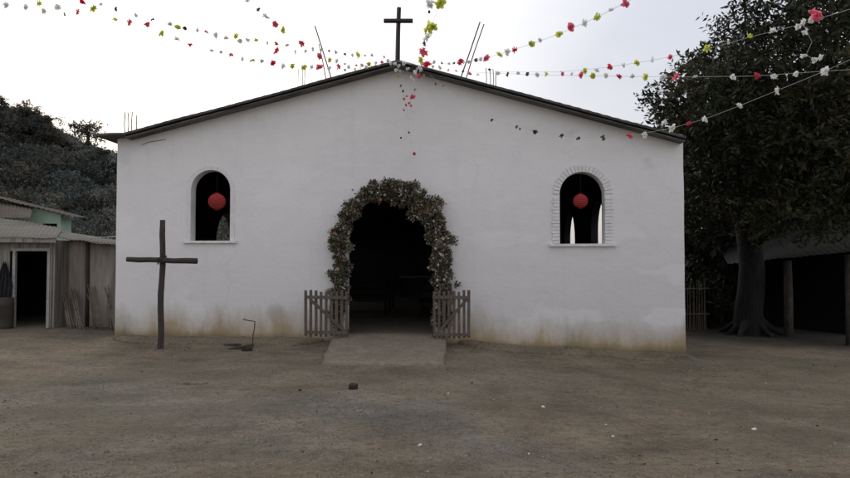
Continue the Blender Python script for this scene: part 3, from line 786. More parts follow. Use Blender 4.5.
# ------------------------------------------------------------------ hut on the left
def hut():
    Yf, Yr = 17.0, 17.7
    X = lambda px, Y: at(px, 262, Y).x
    Z = lambda py, Y: at(425, py, Y).z
    xl, xc = X(-75, Yf), X(52, Yf); xe = X(135, Yr)
    t = thing('storage_hut', 'low grey hut with black open doorway and sloping tin roof', 'hut', (X(30, Yf), Yf, .02))
    d0, d1, dt = X(15.5, Yf), X(48, Yf), Z(251, Yf); ztop = Z(240, Yf)
    # plank wall either side of the door and over it, boards with small gaps
    bm = B(); x = xl
    while x < xc - .01:
        wd = min(random.uniform(.13, .2), xc - x)
        lo = -.25
        if x + wd > d0 and x < d1: lo = dt
        if lo < 0 and x < d0 < x + wd: wd = d0 - x
        if lo > 0 and x < d1 < x + wd: wd = d1 - x
        y = Yf + random.uniform(0, .012)
        box(bm, (x + .003, y, lo), (x + wd - .003, y + .03, ztop - random.uniform(0, .02)), None, .003); x += wd
    obj('plank_wall', bm, M['plank'], t)
    bm = B(); box(bm, (xc - .0, Yf + .04, -.25), (xc + .05, Yr, ztop)); obj('return_wall', bm, M['plank'], t)
    bm = poly_holes([(xc + .055, -.3), (xe, -.3), (xe, Z(244.5, Yr)), (xc + .055, Z(240, Yr))], [], Yr, Yr + .12); obj('mud_wall', bm, M['mud'], t)
    for px in (88.5,):
        bm = B(); xx = X(px, Yr); tube(bm, [(xx, Yr - .02, -.2), (xx + random.uniform(-.03, .03), Yr - .02, Z(243, Yr))], .05, 7); obj('wall_post', bm, M['crosswood'], t, True)
    # room behind the doorway, walls coloured black to read as unlit
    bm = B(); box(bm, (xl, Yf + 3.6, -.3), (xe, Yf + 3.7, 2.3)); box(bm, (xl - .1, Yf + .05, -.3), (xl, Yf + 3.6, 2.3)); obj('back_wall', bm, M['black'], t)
    bm = B(); box(bm, (xl, Yf - .32, -.22), (xc + .03, Yf + 3.5, .015), None, .01); obj('floor', bm, M['concrete'], t)
    fr = []
    for nm, lo, hi in (('door_jamb', (d0 - .06, Yf - .03, 0), (d0 + .005, Yf + .06, dt + .07)), ('door_jamb', (d1 - .005, Yf - .03, 0), (d1 + .06, Yf + .06, dt + .07)), ('door_head', (d0 + .006, Yf - .025, dt), (d1 - .006, Yf + .055, dt + .065))):
        bm = B(); box(bm, lo, hi, None, .003); obj(nm, bm, M['frame'], t)
    # roof: main sheet over the plank front, lower sheet over the mud wall
    zf = Z(237.5, Yf - .35)
    c1 = (at(-110, 236, Yf - .35), at(57, 238, Yf - .35), at(62, 228, 21.0), at(-80, 205, 21.5))
    corrugated(c1, M['tin'], 'roof', t, 34, .011)
    bm = B(); beam(bm, at(-110, 239, Yf - .30), at(56, 240.5, Yf - .30), .11, .035); obj('fascia_board', bm, M['plank'], t)
    c2 = (at(53, 237.2, Yr - .3), at(135, 247.5, Yr - .3), at(140, 244, 20.6), at(60, 231.5, 21.0))
    corrugated(c2, M['tin'], 'roof', t, 22, .010)
    return Yf, Yr, X, Z
Yf, Yr, HX, HZ = hut()
def hanging_cloth():
    bm = B(); n, mm = 14, 12; g = []
    for j in range(mm + 1):
        t = j / mm; py = 263 + 40 * t; hw = 1.5 + 7.5 * min(1, t * 2.2) - (1.5 * max(0, t - .6))
        g.append([bm.verts.new(at(4.5 + hw * (2 * i / n - 1) - 2.5 * max(0, t - .2), py + 2 * math.sin(i), Yf - .07 + .035 * math.sin(i * 1.9 + t * 2))) for i in range(n + 1)])
    for j in range(mm):
        for i in range(n): bm.faces.new((g[j][i], g[j][i + 1], g[j + 1][i + 1], g[j + 1][i]))
    o = obj('hanging_cloth', bm, M['cloth'], None, True, origin=tuple(at(4, 303, Yf - .07)))
    tag(o, 'black cloth hanging on the hut wall left of its doorway', 'cloth')
    o.modifiers.new('thickness', 'SOLIDIFY').thickness = .01
hanging_cloth()
# dark drum under the cloth
bm = B(); c = Vector((at(5, 315, Yf - .25).x, Yf - .3, .0))
prof = [(.0, .2), (.12, .22), (.3, .215), (.32, .225), (.55, .215), (.57, .225), (.78, .21)]
tube(bm, [c + Vector((0, 0, z)) for z, r in prof], [r for z, r in prof], 18)
tag(obj('dark_bin', bm, M['browntin'], None, True, origin=tuple(c)), 'dark bin standing below the hanging black cloth', 'bin')
# sticks leaning on the mud wall
gs = 'sticks leaning on the mud wall'
stick_objs = []
def stick(pxb, pyb, pxt, pyt, Yb, Yt, r):
    b = at(pxb, pyb, Yb); b.z = max(b.z, gz(b.x, b.y) - .02); q = at(pxt, pyt, Yt); bm = B()
    m1 = b.lerp(q, .4) + Vector((random.uniform(-.05, .05), 0, random.uniform(-.02, .02)))
    m2 = b.lerp(q, .75) + Vector((random.uniform(-.05, .05), 0, 0))
    tube(bm, [b, m1, m2, q], [r, r * .95, r * .85, r * .6], 6)
    return obj('stick', bm, M['stick'], None, True, origin=tuple(b))
for k in range(15):
    px = random.uniform(66, 79)
    tag(stick(px + random.uniform(1, 8), 333, px - random.uniform(0, 3) - 2, random.uniform(287, 296), Yr - .65 - random.uniform(0, .12), Yr - .1, random.uniform(.012, .02)), 'pale thin stick in the left bundle leaning on the mud wall', 'stick', gs + ', left bundle')
for k in range(13):
    px = random.uniform(84, 112)
    tag(stick(px + random.uniform(2, 7), 331, px - random.uniform(0, 5), random.uniform(284, 300), Yr - .5 - random.uniform(0, .12), Yr - .1, random.uniform(.010, .017)), 'darker stick nearer the church leaning on the mud wall', 'stick', gs + ', near the church')
# overhead wire from hut to church
bm = B(); tube(bm, [at(88, 237, 17.5), at(102, 237.4, 16.6), at(118, 236.5, 15.5)], .008, 5)
tag(obj('wire', bm, M['cord'], origin=tuple(at(88, 237, 17.5))), 'pale wire strung from the hut roof to the church wall', 'wire')

# ------------------------------------------------------------------ green house behind
def green_house():
    Y = 30.0
    P = lambda px, py, y=Y: at(px, py, y)
    g0 = gz(-16, 30)
    t = thing('green_house', 'mint green house with brown roof behind the hut', 'house', (P(45, 262).x, Y, g0))
    z0 = -.3; xa, xb = P(-40, 262).x, P(60, 262).x
    win_ = [(P(42.5, 229).x, P(0, 229).z), (P(57, 229).x, P(0, 229).z), (P(57, 223.5).x, P(0, 223.5).z), (P(42.5, 223.5).x, P(0, 223.5).z)]
    zt = lambda px, py: P(px, py).z
    bm = poly_holes([(xa, z0), (xb, z0), (xb, zt(60, 214.5)), (xa, zt(-40, 191))], [win_], Y, Y + .2); obj('wall', bm, M['green'], t)
    bm = B(); box(bm, (xb - .2, Y + .205, z0), (xb, Y + .9, zt(67, 215.5) - .05)); obj('wall', bm, M['green'], t)
    bm = B(); box(bm, (win_[0][0] - .1, Y + .3, win_[0][1] - .1), (win_[1][0] + .1, Y + .33, win_[2][1] + .1)); obj('window_dark_backing', bm, M['black'], t)  # black sheet behind the hole, in place of an unlit room
    a, b = P(-60, 184, Y - .5), P(73, 216.5, Y - .4)
    corrugated((a, b, b + Vector((0, 1.6, .02)), a + Vector((0, 1.6, .02))), M['browntin'], 'roof', t, 26, .015)
    # lean-to roof falling towards the viewer on its left
    c = (P(-70, 217, 27.2), P(30, 218, 27.2), P(33, 208, Y - .02), P(-70, 184, Y - .02))
    corrugated(c, M['browntin'], 'lean_to_roof', t, 28, .015)
green_house()

# ------------------------------------------------------------------ wooded hill
def ridge_y(px):
    return float(np.interp(px, [-400, -150, -40, 0, 27, 43, 52, 68, 82, 98, 118, 160, 230, 330, 430], [40, 62, 92, 110, 113, 122, 131, 140, 145, 150, 160, 176, 205, 240, 261]))
YR = 75.0
def hill_h(x, y):
    px = 425 + x / YR * F if y >= YR else 425 + x / y * F
    top = at(0, ridge_y(425 + x / YR * F), YR).z - 1.2
    top = max(top, 0)
    t = (y - 34) / (YR - 34)
    return -.3 + (top + .3) * max(0, min(1, t)) ** .9 if y <= YR else -.3 + (top + .3) * max(0, 1 - (y - YR) / 60) ** 1.0
def hill():
    xs = np.arange(-110, 14, 3.0); ys = np.arange(34, 136, 3.0); vs = []; fs = []
    for y in ys:
        for x in xs: vs.append((x, y, hill_h(x, y) + .5 * noise.noise(Vector((x * .1, y * .1, 0))) - .35))
    nx = len(xs)
    for j in range(len(ys) - 1):
        for i in range(nx - 1): a = j * nx + i; fs.append((a, a + 1, a + nx + 1, a + nx))
    me = bpy.data.meshes.new('hill'); me.from_pydata(vs, [], fs)
    tag(finish('hill', me, M['hill'], None, True, False, None), kind='structure')
hill()
def woods():
    clumps = []
    for _ in range(520):
        y = random.uniform(36, 77); x = random.uniform(-.80, -.28) * y
        h = hill_h(x, y); 
        if h < 0: h = 0
        s = random.uniform(.8, 1.9)
        px = 425 + x / y * F
        ztop = at(0, ridge_y(px), y).z
        z = h + s * random.uniform(.2, .8)
        if z + s * .8 > ztop + .3: z = ztop - s * .8 + random.uniform(-.3, .3)
        clumps.append(((x, y, z), (s * 1.15, s * 1.15, s * .85)))
    for k in range(70):
        px = random.uniform(-30, 125); y = random.uniform(68, 76); s = random.uniform(.5, 1.2)
        p = at(px, ridge_y(px) + s * 6 + random.uniform(-2, 6), y); clumps.append((tuple(p), (s * 1.2, s, s * .8)))
    o = add_leaves('hillside_woods', crown(clumps, 75, 8, .5, .19, .6, (.076, .090, .082), .2, .35), .6, M['hleaf'])  # leaf tint greyed and lifted to carry distance haze
    tag(o, 'dark woods covering the hillside at left', 'woods', kind='stuff')
woods()
def ridge_tree(label, px, py, Y, clumps):
    p = at(px, py, Y); tree(label, 'tree', (p.x, p.y, p.z), .8, .12, clumps, 40, 8, .5, .2, .55, (.056, .066, .058), name='ridge_tree', mat='hleaf')  # haze greying mixed into the ridge tree leaf colour
ridge_tree('rounded tree bump on the ridge line at left', 26, 122, 66, [cl(20, 110, 66, .8, .6), cl(28, 107, 66, .9, .5), cl(34, 113, 66, .7, .6), cl(24, 116, 66, 1.1, .7)])
ridge_tree('sparse flat topped tree on the ridge beside the church eave', 88, 142, 60, [cl(84, 126, 60, 1.0, .16), cl(93, 124.5, 60, .8, .14), cl(73, 125, 60, .5, .12), cl(90, 130, 60, .9, .2), cl(83, 133, 60, .8, .2), cl(96, 137, 60, .7, .22)])
ridge_tree('tall tree at the far left end of the ridge', -2, 112, 66, [cl(-3, 97, 66, .6, .5), cl(-8, 103, 66, 1.2, .8), cl(1, 105, 66, .6, .6)])
ridge_tree('small tree with a long side branch on the ridge', 46, 126, 64, [cl(44, 117.5, 64, .4, .16), cl(52, 118.5, 64, .6, .10), cl(58, 119, 64, .3, .08), cl(41, 122, 64, .8, .4)])

# ------------------------------------------------------------------ flower arch round the door
def flower_arch():
    a0 = fac(338.5, 330, .15)[0]; b0 = fac(443, 330, .15)[0]; zb = fac(337, 322, .15)[1]; zt = fac(390, 191, .15)[1]
    path = arch(a0, b0, zb, zt, 30); P = [Vector((u, -.17, z)) for u, z in path]
    # resample by length
    seg = [(P[i + 1] - P[i]).length for i in range(len(P) - 1)]; tot = sum(seg)
    def pt(s):
        s *= tot
        for i, l in enumerate(seg):
            if s <= l or i == len(seg) - 1: return P[i].lerp(P[i + 1], min(1, s / l))
            s -= l
    t = thing('flower_arch', 'bushy arch of dried leaves and flowers framing the church doorway', 'flower arch', wx((a0 + b0) / 2, -.17, zb), YAW)
    bm = B(); tube(bm, [CHM @ pt(k / 50) for k in range(51)], .025, 6); obj('hoop', bm, M['stick'], t, True)
    clumps = []
    for k in range(330):
        s = random.random(); c = pt(s)
        wid = .075 + .02 * math.sin(math.pi * s) ** 2
        if .58 < s < .86: wid += .03
        q = c + Vector((random.gauss(0, wid), random.gauss(-.02, .07), random.gauss(0, wid)))
        if s < .36: q += Vector((.05, .12, 0)) * random.random()
        if .6 < s < .82: q += Vector((-.13, 0, -.09)) * random.random()
        if s >= .36: q.y = min(q.y, -.06)
        if q.z < 1.25: q.y = max(q.y, -.24)
        q = CHM @ q; r = random.uniform(.03, .075); clumps.append((tuple(q), (r, r * .8, r)))
    C, D, L, T = crown(clumps, 4200, 5, .08, .058, .6, (.085, .090, .056), .1, .4)
    n = len(C); k = rng.random(n)
    pal = np.array([(.28, .15, .11), (.30, .23, .16), (.09, .11, .06), (.50, .47, .39), (.26, .19, .17), (.58, .55, .50), (.15, .17, .10)])
    pick = rng.integers(0, 7, n); f = rng.uniform(.5, 1.2, (n, 1))
    T = np.where((k < .45)[:, None], pal[pick] * f, T)
    me = leaf_mesh('foliage', C, D, L, L * .6, T); finish('foliage', me, M['gleaf'], t, False, False, None)
    for k in range(92):
        s = random.random() if k < 62 else random.uniform(.55, .9)
        c = pt(s) + Vector((random.gauss(0, .10), 0, random.gauss(0, .10)))
        if .6 < s < .85: c += Vector((-.08, 0, -.05))
        c.y = -.30 - random.random() * .06 if c.z > 1.25 else -.26
        c = CHM @ c; r = random.uniform(.028, .05)
        kind = random.choice(['petal_white', 'petal_white', 'petal_pink', 'petal_rust', 'petal_mauve'])
        bm = B(); m4 = Matrix.Translation(c) @ Euler((R(90) + random.uniform(-.5, .5), random.uniform(-.5, .5), random.random() * 6)).to_matrix().to_4x4()
        for ring_, (rr, h) in enumerate(((r, 0.0), (r * .6, .012))):
            for p_ in range(6):
                a = p_ * math.pi / 3 + ring_ * .5; pv = [(0, 0, h), (rr * .6 * math.cos(a - .5), rr * .6 * math.sin(a - .5), h + .008), (rr * math.cos(a), rr * math.sin(a), h + .016 * random.random()), (rr * .6 * math.cos(a + .5), rr * .6 * math.sin(a + .5), h + .008)]
                bm.faces.new([bm.verts.new(m4 @ Vector(q)) for q in pv])
        obj('flower', bm, M[kind], t)
for nm, c in (('petal_white', (.66, .62, .57)), ('petal_pink', (.46, .27, .26)), ('petal_rust', (.36, .17, .11)), ('petal_mauve', (.42, .38, .43))):
    M[nm] = paper_mat(nm, c, .2)
flower_arch()

# ------------------------------------------------------------------ flower garlands
def flower_meshes():
    out = {}
    for key in ('red', 'pink', 'yellow', 'pale', 'dark'):
        ms = []
        for v in range(4):
            bm = B()
            n = random.choice((8, 9, 10))
            for layer, (rr, lift) in enumerate(((1.0, .05), (.8, .3), (.5, .5))):
                for k in range(n - 2 * layer):
                    a = 2 * math.pi * k / (n - 2 * layer) + layer * .4 + random.uniform(-.25, .25); l = rr * random.uniform(.7, 1.1); z = lift + random.uniform(-.35, .4)
                    ca, sa = math.cos(a), math.sin(a); wv = .42 * rr * random.uniform(.7, 1.1); mz = z * .6 + random.uniform(-.15, .2)
                    c0 = bm.verts.new((0, 0, 0)); c1 = bm.verts.new((l * .62 * ca - wv * sa, l * .62 * sa + wv * ca, mz + random.uniform(-.12, .12)))
                    c2 = bm.verts.new((l * ca - wv * .5 * sa, l * sa + wv * .5 * ca, z)); c3 = bm.verts.new((l * ca + wv * .5 * sa, l * sa - wv * .5 * ca, z + random.uniform(-.15, .15)))
                    c4 = bm.verts.new((l * .62 * ca + wv * sa, l * .62 * sa - wv * ca, mz)); c5 = bm.verts.new((l * .7 * ca, l * .7 * sa, mz - .12))
                    for f in ((c0, c5, c1), (c1, c5, c2), (c2, c5, c3), (c3, c5, c4), (c4, c5, c0)): bm.faces.new(f)
            for k in range(5):
                a = 2 * math.pi * k / 5; b2 = a + 1.25
                bm.faces.new([bm.verts.new(q) for q in ((0, 0, -.35), (.2 * math.cos(a), .2 * math.sin(a), .1), (.2 * math.cos(b2), .2 * math.sin(b2), .1))])
            me = bpy.data.meshes.new('paper_flower'); bm.to_mesh(me); bm.free(); me.materials.append(M[key]); ms.append(me)
        out[key] = ms
    return out
FM = flower_meshes()
KEY = {'r': ('red', 'pink'), 'y': ('yellow',), 'w': ('pale',), 'k': ('dark',)}
def garland(label, pts, Y0, Y1, flowers, size=.06, sag=0, group='flower streamers strung from the church peak'):
    """pts: photo measurements of the cord; flowers: (x, y, colour[, scale])."""
    def Yof(px, py):
        best = None; L = [0]
        for i in range(len(pts) - 1): L.append(L[-1] + math.dist(pts[i], pts[i + 1]))
        for i in range(len(pts) - 1):
            ax, ay = pts[i]; bx, by = pts[i + 1]; dx, dy = bx - ax, by - ay; l2 = dx * dx + dy * dy
            t = max(0, min(1, ((px - ax) * dx + (py - ay) * dy) / l2)); d = math.dist((px, py), (ax + t * dx, ay + t * dy))
            if best is None or d < best[0]: best = (d, (L[i] + t * math.sqrt(l2)) / L[-1])
        s = best[1]; return 1 / (1 / Y0 + (1 / Y1 - 1 / Y0) * s)
    W = []
    for i in range(len(pts) - 1):
        for k in range(5):
            t = k / 5; x = pts[i][0] + (pts[i + 1][0] - pts[i][0]) * t; y = pts[i][1] + (pts[i + 1][1] - pts[i][1]) * t
            W.append(at(x, y, Yof(x, y)))
    W.append(at(*pts[-1], Y1))
    root = thing('flower_garland', label, 'garland', W[0], 0, group)
    bm = B(); tube(bm, W, .0024, 5); obj('cord', bm, M['cord'], root)
    for f in flowers:
        x, y, k = f[:3]; sc_ = f[3] if len(f) > 3 else 1
        Y = Yof(x, y); p = at(x, y, Y)
        o = bpy.data.objects.new('paper_flower', random.choice(FM[random.choice(KEY[k])])); COL.objects.link(o)
        o.parent = root; o.location = p - W[0]
        s = size * sc_ * random.uniform(.8, 1.15) * (.62 if k == 'k' else (.85 if k == 'w' else 1))
        o.scale = (s, s * random.uniform(.6, 1), s * random.uniform(.7, 1.2))
        o.rotation_euler = (random.random() * 6.3, random.random() * 6.3, random.random() * 6.3)
    return root
garland('streamer of paper flowers from the upper left corner to the church peak', [(-60, -4), (6, 5), (64, 12), (129, 21), (178, 28), (236, 37), (301, 46), (345, 53), (396, 58)], 7.5, 14.7,
    [(6, 5, 'w'), (26, 7, 'w'), (39, 3, 'y'), (44, 11, 'w'), (58, 7, 'w'), (64, 14, 'k'), (77, 11, 'r', .8), (115, 20, 'y'), (129, 22, 'r', 1.1), (136, 15, 'w', .8), (147, 24, 'r'), (170, 24, 'w'), (178, 27, 'y'), (185, 28, 'k'), (197, 30, 'w'), (206, 32, 'r'), (216, 35, 'w'), (226, 38, 'w'), (236, 36, 'y'), (240, 41, 'w'), (247, 40, 'w'), (256, 40, 'y'), (267, 43, 'w'), (277, 43, 'r'), (287, 45, 'w'), (301, 44, 'r', 1.2), (313, 49, 'w'), (321, 50, 'w'), (329, 51, 'k'), (336, 52, 'w'), (345, 54, 'k'), (352, 55, 'w'), (358, 55, 'y', 1.2), (365, 56, 'w'), (372, 55, 'w'), (384, 57, 'w')])
garland('streamer of paper flowers ending along the left roof edge, lowest on the left', [(70, -8), (93, 8), (122, 14), (161, 33), (190, 44), (231, 55), (273, 63), (319, 67), (350, 66), (396, 60)], 7.5, 14.6,
    [(82, 1, 'r', .8), (93, 8, 'y', 1.1), (101, 5, 'w', .7), (116, 9, 'k'), (152, 19, 'k'), (161, 33, 'y', 1.2), (177, 39, 'w'), (190, 44, 'r', .9), (211, 50, 'w'), (221, 52, 'w', .7), (231, 55, 'r'), (242, 59, 'w'), (252, 60, 'y'), (262, 61, 'w'), (273, 63, 'r'), (283, 66, 'w'), (292, 66, 'y'), (304, 67, 'y'), (312, 67, 'w'), (319, 67, 'r', 1.2), (329, 68, 'w'), (339, 66, 'r'), (349, 67, 'w'), (356, 65, 'r', .7), (362, 65, 'w'), (369, 64, 'y', .8), (376, 63, 'w'), (382, 62, 'r', .7), (388, 61, 'w'), (355, 69, 'w', .8), (360, 68, 'k', .9), (366, 67, 'w', .9), (372, 66, 'r', .6), (379, 65, 'w', .8), (385, 64, 'k', .8), (391, 63, 'w', .9), (345, 70, 'k', .8), (337, 69, 'w', .7)])
garland('steep streamer of paper flowers dropping from the top edge left of the roof cross', [(236, -14), (258, 9), (275, 24), (295, 40), (320, 56), (345, 64), (380, 62)], 7.0, 14.6,
    [(247, 1, 'w', .7), (258, 9, 'k'), (266, 17, 'w'), (275, 24, 'r'), (283, 30, 'y'), (276, 50, 'r', .9), (295, 52, 'w'), (305, 51, 'w'), (320, 56, 'r', 1.2), (330, 60, 'y'), (337, 61, 'w'), (345, 64, 'w', .8)])
garland('streamer of large paper flowers hanging down beside the roof cross', [(446, -20), (438, 8), (431, 28), (426, 45), (421, 62), (410, 64), (398, 61)], 8.0, 14.6,
    [(441, 3, 'y', 1.6), (430, 3, 'w', 1.6), (429, 12, 'k', .7), (428, 27, 'y', 1.9), (433, 26, 'y', 1.5), (435, 28, 'w'), (428, 37, 'w', 1.9), (425, 43, 'k', 1.9), (424, 51, 'r', 2.0), (421, 60, 'y', 1.4), (420, 67, 'w'), (415, 72, 'w', .8), (427, 64, 'r', 1.5), (411, 77, 'w', .8), (417, 75, 'r', .6)])
garland('streamer of paper flowers rising from the peak to the top edge at right', [(402, 62), (440, 64), (476, 60), (500, 54), (531, 44), (559, 34), (597, 17), (625, 3), (655, -14)], 14.6, 7.5,
    [(434, 62, 'w'), (442, 63, 'k', .8), (449, 64, 'w'), (454, 63, 'k'), (461, 61, 'r', 1.5), (469, 62, 'w'), (476, 60, 'k'), (481, 59, 'w'), (486, 58, 'r', 1.1), (500, 54, 'y', 1.1), (507, 52, 'w', 1.2), (515, 50, 'r', 1.15), (531, 44, 'y', 1.1), (540, 40, 'w'), (559, 34, 'y', 1.05), (571, 27, 'r', 1.1), (584, 23, 'w'), (597, 17, 'y', 1.0), (611, 10, 'w', .9), (625, 3, 'r', 1.2)])
garland('level streamer of paper flowers running right from the peak into the tree', [(402, 62), (440, 70), (489, 73), (546, 75), (606, 76), (677, 77), (756, 76), (825, 71), (900, 67)], 14.6, 7.6,
    [(440, 68, 'w', .8), (448, 70, 'r', .7), (456, 71, 'w'), (463, 71, 'k'), (470, 74, 'r'), (478, 74, 'w'), (489, 70, 'k', 1.3), (498, 73, 'w'), (508, 74, 'k', 1.4), (518, 73, 'w'), (527, 74, 'k', 1.4), (537, 75, 'w', 1.2), (546, 74, 'y', 1.2), (562, 74, 'r', 1.1), (572, 74, 'w'), (581, 75, 'r', 1.1), (593, 76, 'y', 1.1), (606, 76, 'w'), (619, 77, 'r', 1.05), (632, 76, 'w', 1.1), (646, 77, 'y', 1.1), (663, 77, 'w'), (677, 77, 'r', 1.3), (695, 76, 'w', .9), (733, 77, 'w', 1.1), (756, 76, 'r', 1), (774, 76, 'w', 1), (796, 74, 'w', .8), (825, 71, 'w', 1.35)])
garland('streamer of paper flowers climbing to the white cluster in the right tree', [(500, 72), (560, 72), (610, 67), (653, 60), (707, 49), (750, 37), (802, 24), (860, 6)], 13.5, 7.6,
    [(585, 71, 'y'), (597, 70, 'w'), (610, 67, 'r', 1.1), (624, 65, 'w'), (637, 63, 'y', 1.1), (653, 60, 'w'), (670, 57, 'r', .9), (707, 48, 'y', 1.0), (728, 42, 'w', .8), (750, 36, 'y', .9), (773, 31, 'w', 1.2), (798, 27, 'w', 1.2), (804, 22, 'w', 1.3), (811, 20, 'w', 1.2), (806, 30, 'w', .8), (817, 16, 'r', 1.4), (812, 12, 'r', .8)])
garland('sagging streamer of paper flowers across the facade to the right eave and tree', [(430, 75), (460, 100), (492, 119), (517, 127), (562, 136), (604, 138), (640, 134), (672, 128), (705, 119), (739, 106), (776, 91), (825, 71), (880, 46)], 14.3, 7.6,
    [(443, 86, 'k', .8), (492, 120, 'k', 1.2), (517, 127, 'k', 1.2), (520, 129, 'k', .8), (535, 132, 'k', 1.2), (562, 136, 'k', 1.4), (578, 138, 'k', 1.3), (604, 138, 'k', 1.5), (629, 136, 'r', 1.1), (644, 135, 'w', .9), (664, 123, 'w', 1.3), (671, 128, 'w', 1.5), (689, 124, 'r', .7), (705, 119, 'w', 1.0), (739, 106, 'w', 1.2), (776, 91, 'w', 1.2)])
garland('loose tail of small red paper flowers dangling down the gable below the peak', [(398, 63), (400, 75), (402, 88), (405, 100), (408, 115), (409, 132), (414, 156)], 14.55, 14.75,
    [(395, 64, 'w', 1.2), (404, 63, 'w', 1.1), (408, 69, 'w', 1.1), (413, 66, 'k', 1.1), (418, 68, 'w', 1.1), (413, 80, 'w', .9), (418, 84, 'w', .8), (396, 70, 'w', 1.0), (422, 64, 'w', 1.1), (427, 66, 'k', 1.0), (433, 66, 'w'), (439, 67, 'r', .8), (399, 66, 'w'), (400, 71, 'w', .8), (398, 76, 'y', .7), (402, 80, 'w', .7), (401, 86, 'k'), (403, 91, 'k', 1.2), (407, 96, 'r', .8), (412, 97, 'r', 1.3), (404, 99, 'r', .6), (409, 103, 'r', .7), (406, 105, 'r', .6), (411, 106, 'r', .6), (404, 110, 'r', .6), (415, 90, 'k', 1.2), (409, 132, 'k', 1.0), (401, 138, 'k', .8), (414, 154, 'r', .9)], .058)
garland('short loop of dangling paper flowers under the peak on the right', [(421, 62), (419, 78), (416, 90), (410, 97)], 14.55, 14.7,
    [(421, 70, 'w'), (419, 76, 'r', .9), (416, 80, 'w', .7), (424, 75, 'y', .6), (436, 84, 'k', 1.1)], .058)
garland('short tail of white paper flowers dangling from the cluster in the tree', [(804, 26), (812, 42), (806, 55), (815, 60)], 8.0, 8.2,
    [(804, 33, 'w', .7), (804, 55, 'w', .8), (814, 60, 'w', 1.0), (820, 57, 'w', .9)], .065)

# ------------------------------------------------------------------ bits in the yard
bm = B(); Yw = 14.35; gb = at(252, 343, Yw)
tube(bm, [at(243, 319, Yw), at(248, 320.5, Yw), at(255, 321.5, Yw), at(254.5, 328, Yw), at(253, 336, Yw), Vector((gb.x, gb.y, gz(gb.x, gb.y) - .05))], .012, 6)
tag(obj('bent_rod', bm, M['rust'], origin=tuple(gb)), 'thin bent metal rod standing in the dirt by the church wall', 'rod')
def slab(px, py, w_, d_, h_, rz, label, cat, m, name, tilt=.1):
    d = ray(px, py); p = None; t = 1.0
    for _ in range(400):
        q = CAM + d * t
        if q.z < gz(q.x, q.y): break
        t += .04
    p = q; p.z = gz(p.x, p.y)
    bm = B(); m4 = Matrix.Translation(p + Vector((0, 0, h_ * .4))) @ Euler((random.uniform(-tilt, tilt), random.uniform(-tilt, tilt), rz)).to_matrix().to_4x4()
    ns = 7; top = []; bot = []
    for k in range(ns):
        a = 2 * math.pi * k / ns; r = random.uniform(.75, 1.15)
        top.append(bm.verts.new(m4 @ Vector((w_ / 2 * r * math.cos(a), d_ / 2 * r * math.sin(a), h_ / 2 + random.uniform(-.2, .4) * h_))))
        bot.append(bm.verts.new(m4 @ Vector((w_ / 2 * r * 1.05 * math.cos(a), d_ / 2 * r * 1.05 * math.sin(a), -h_ / 2))))
    bm.faces.new(top); bm.faces.new(bot[::-1])
    for k in range(ns): bm.faces.new((bot[k], bot[(k + 1) % ns], top[(k + 1) % ns], top[k]))
    return tag(obj(name, bm, m, origin=tuple(p)), label, cat)
slab(240, 349, .5, .22, .05, .3, 'broken flat board lying at the foot of the bent rod', 'board', M['crosswood'], 'broken_board', .2)
slab(232, 346, .42, .1, .04, -.4, 'narrow split board lying left of the bent rod', 'board', M['crosswood'], 'split_board', .25)
slab(247, 351, .24, .16, .08, .8, 'dark lump of rubble below the bent rod', 'rubble', M['charred'], 'rubble_lump', .3)
slab(353, 389, .13, .09, .06, .5, 'dark clump of dry debris on the bare ground before the ramp', 'debris', M['charred'], 'debris_clump', .3)
slab(193, 384, .5, .05, .02, .08, 'thin dark stick lying on the dirt in front of the cross', 'stick', M['stick'], 'fallen_stick', .03)
slab(327, 357, .2, .14, .07, .2, 'rough stone at the left foot of the ramp', 'stone', M['stone'], 'rough_stone', .2)
for px, py, s, lab in ((754, 430, .075, 'crumpled white paper scrap at the right of the yard'), (741, 428, .035, 'tiny dark pebble beside the white scrap at right'), (613, 437, .05, 'small white scrap below the right window, nearest the camera'), (543, 408, .06, 'pale flat scrap on the dirt right of the ramp'),
                     (606, 425, .03, 'tiny pale chip on the ground under the right window'), (420, 446, .05, 'white scrap in the middle of the foreground'), (292, 452, .045, 'pale chip of stone in the left foreground'), (300, 391, .07, 'flat pale scrap left of the dark debris clump'),
                     (472, 384, .06, 'dark flat chip on the ground right of the ramp foot'), (448, 394, .04, 'small white scrap just below the ramp'), (766, 384, .03, 'tiny white fleck far out on the right of the yard'), (529, 455, .03, 'small white fleck low in the foreground right of centre'), (771, 469, .07, 'brown stone in the lower right corner of the yard'), (98, 422, .07, 'dark flat stone at the left of the yard')):
    dk = 'dark' in lab; br = 'stone' in lab
    slab(px, py, s * .75, s * .5, s * .25, random.random() * 3, lab, 'stone' if br else ('pebble' if dk else 'scrap'), M['stone'] if br else (M['charred'] if dk else M['litter']), 'loose_stone' if br else ('dark_pebble' if dk else 'paper_scrap'), .4)
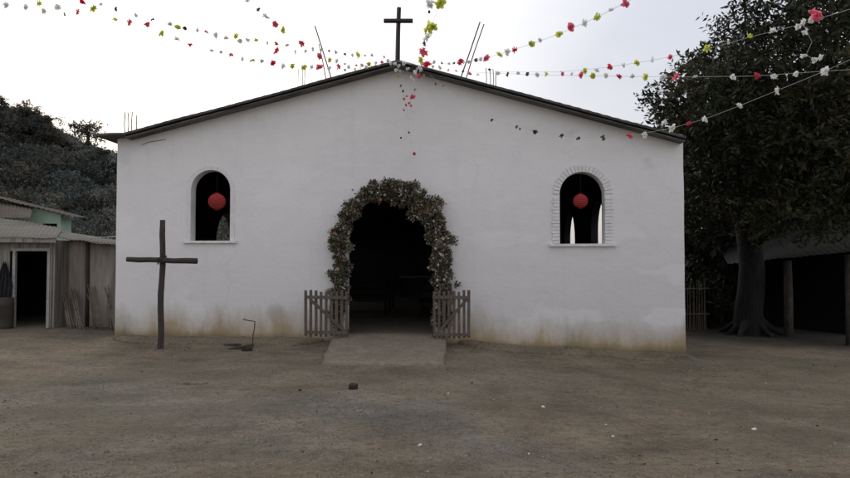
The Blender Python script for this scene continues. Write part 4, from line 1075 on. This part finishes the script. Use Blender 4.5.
# tufts of dry grass at the wall foot
def tuft(px, label, n, hgt):
    u, _ = fac(px, 345); p = wx(u, -.14, 0); z = gz(p.x, p.y)
    C = np.tile(np.array([p.x, p.y, z - .01]), (n, 1)) + rng.normal(size=(n, 3)) * np.array([.14, .04, 0]); D = rng.normal(size=(n, 3)) * .5 + np.array([0, 0, 1.0])
    L = hgt * rng.uniform(.5, 1.3, n); T = np.tile(np.array([.10, .105, .045]), (n, 1)) * rng.uniform(.4, 1.2, (n, 1))
    me = leaf_mesh('grass_tuft', C, D, L, L * .14, T); o = finish('grass_tuft', me, M['gleaf'], None, False, False, (p.x, p.y, z)); tag(o, label, 'grass tuft', kind='stuff')
tuft(565, 'small green tuft of weeds at the wall foot below the right window', 60, .12)
tuft(480, 'low weeds at the wall foot beside the right gate', 70, .09)
tuft(140, 'sparse dry weeds at the wall foot by the left corner', 50, .09)
tuft(640, 'dry weeds at the wall foot near the right corner', 40, .08)

def leaf_litter():
    C = []; D = []
    while len(C) < 700:
        y = random.uniform(3.5, 14.6) if random.random() < .6 else random.uniform(12.5, 14.7); x = random.uniform(-.7, .75) * y
        if (CHI @ Vector((x, y, 0))).y > -.12 or noise.noise(Vector((x * .6, y * .6, 31))) < random.uniform(-.3, .35): continue
        C.append((x, y, gz(x, y) + .012)); a = random.random() * 6.3; D.append((math.cos(a), math.sin(a), random.uniform(-.05, .3)))
    n = len(C); L = rng.uniform(.015, .05, n); pal = np.array([(.10, .075, .045), (.045, .036, .026), (.22, .18, .11), (.30, .28, .23)])
    me = leaf_mesh('leaf_litter', np.array(C), np.array(D), L, L * .5, pal[rng.integers(0, 4, n)])
    tag(finish('leaf_litter', me, M['gleaf'], None, False, False, None), 'dry leaves and chips littering the dirt yard', 'leaf litter', kind='stuff')
leaf_litter()

# ------------------------------------------------------------------ inside the nave
def pew(u, y):
    t = thing('pew', 'dark wooden pew in the dim church interior', 'pew', wx(u, y, z_sill - .01), YAW, 'pews inside the church')
    def lb(name, lo, hi):
        bm = B(); box(bm, lo, hi); obj(name, bm, M['pew'], t, local=True)
    lb('seat', (-1.1, -.2, .42), (1.1, .18, .46)); lb('backrest', (-1.1, .185, .60), (1.1, .21, .78)); lb('backrest', (-1.1, .185, .84), (1.1, .21, .95))
    for s in (-1, 1): lb('end_panel', (s * 1.11 - .02, -.2, 0.0), (s * 1.11 + .02, .22, 1.0))
    return t
def copy_tree(o, parent=None):
    c = o.copy(); COL.objects.link(c); c.parent = parent
    for ch in list(o.children): copy_tree(ch, c)
    return c
p0 = pew(1.3, 4.2)
for u, y in ((1.3, 5.6), (1.3, 7.0), (1.3, 8.4), (-2.0, 5.6), (-2.0, 7.0), (-2.0, 8.4)):
    c = copy_tree(p0); c.location = wx(u, y, z_sill - .01)
def altar():
    t = thing('altar_table', 'pale altar table deep inside the dark church', 'altar', wx(-.3, 16.5, z_sill - .01), YAW)
    bm = B(); box(bm, (-1, -.4, .9), (1, .4, .96)); obj('table_top', bm, M['altar'], t, local=True)
    for s in (-.9, .9):
        for q in (-.32, .32):
            bm = B(); box(bm, (s - .04, q - .04, 0), (s + .04, q + .04, .895)); obj('leg', bm, M['pew'], t, local=True)
altar()
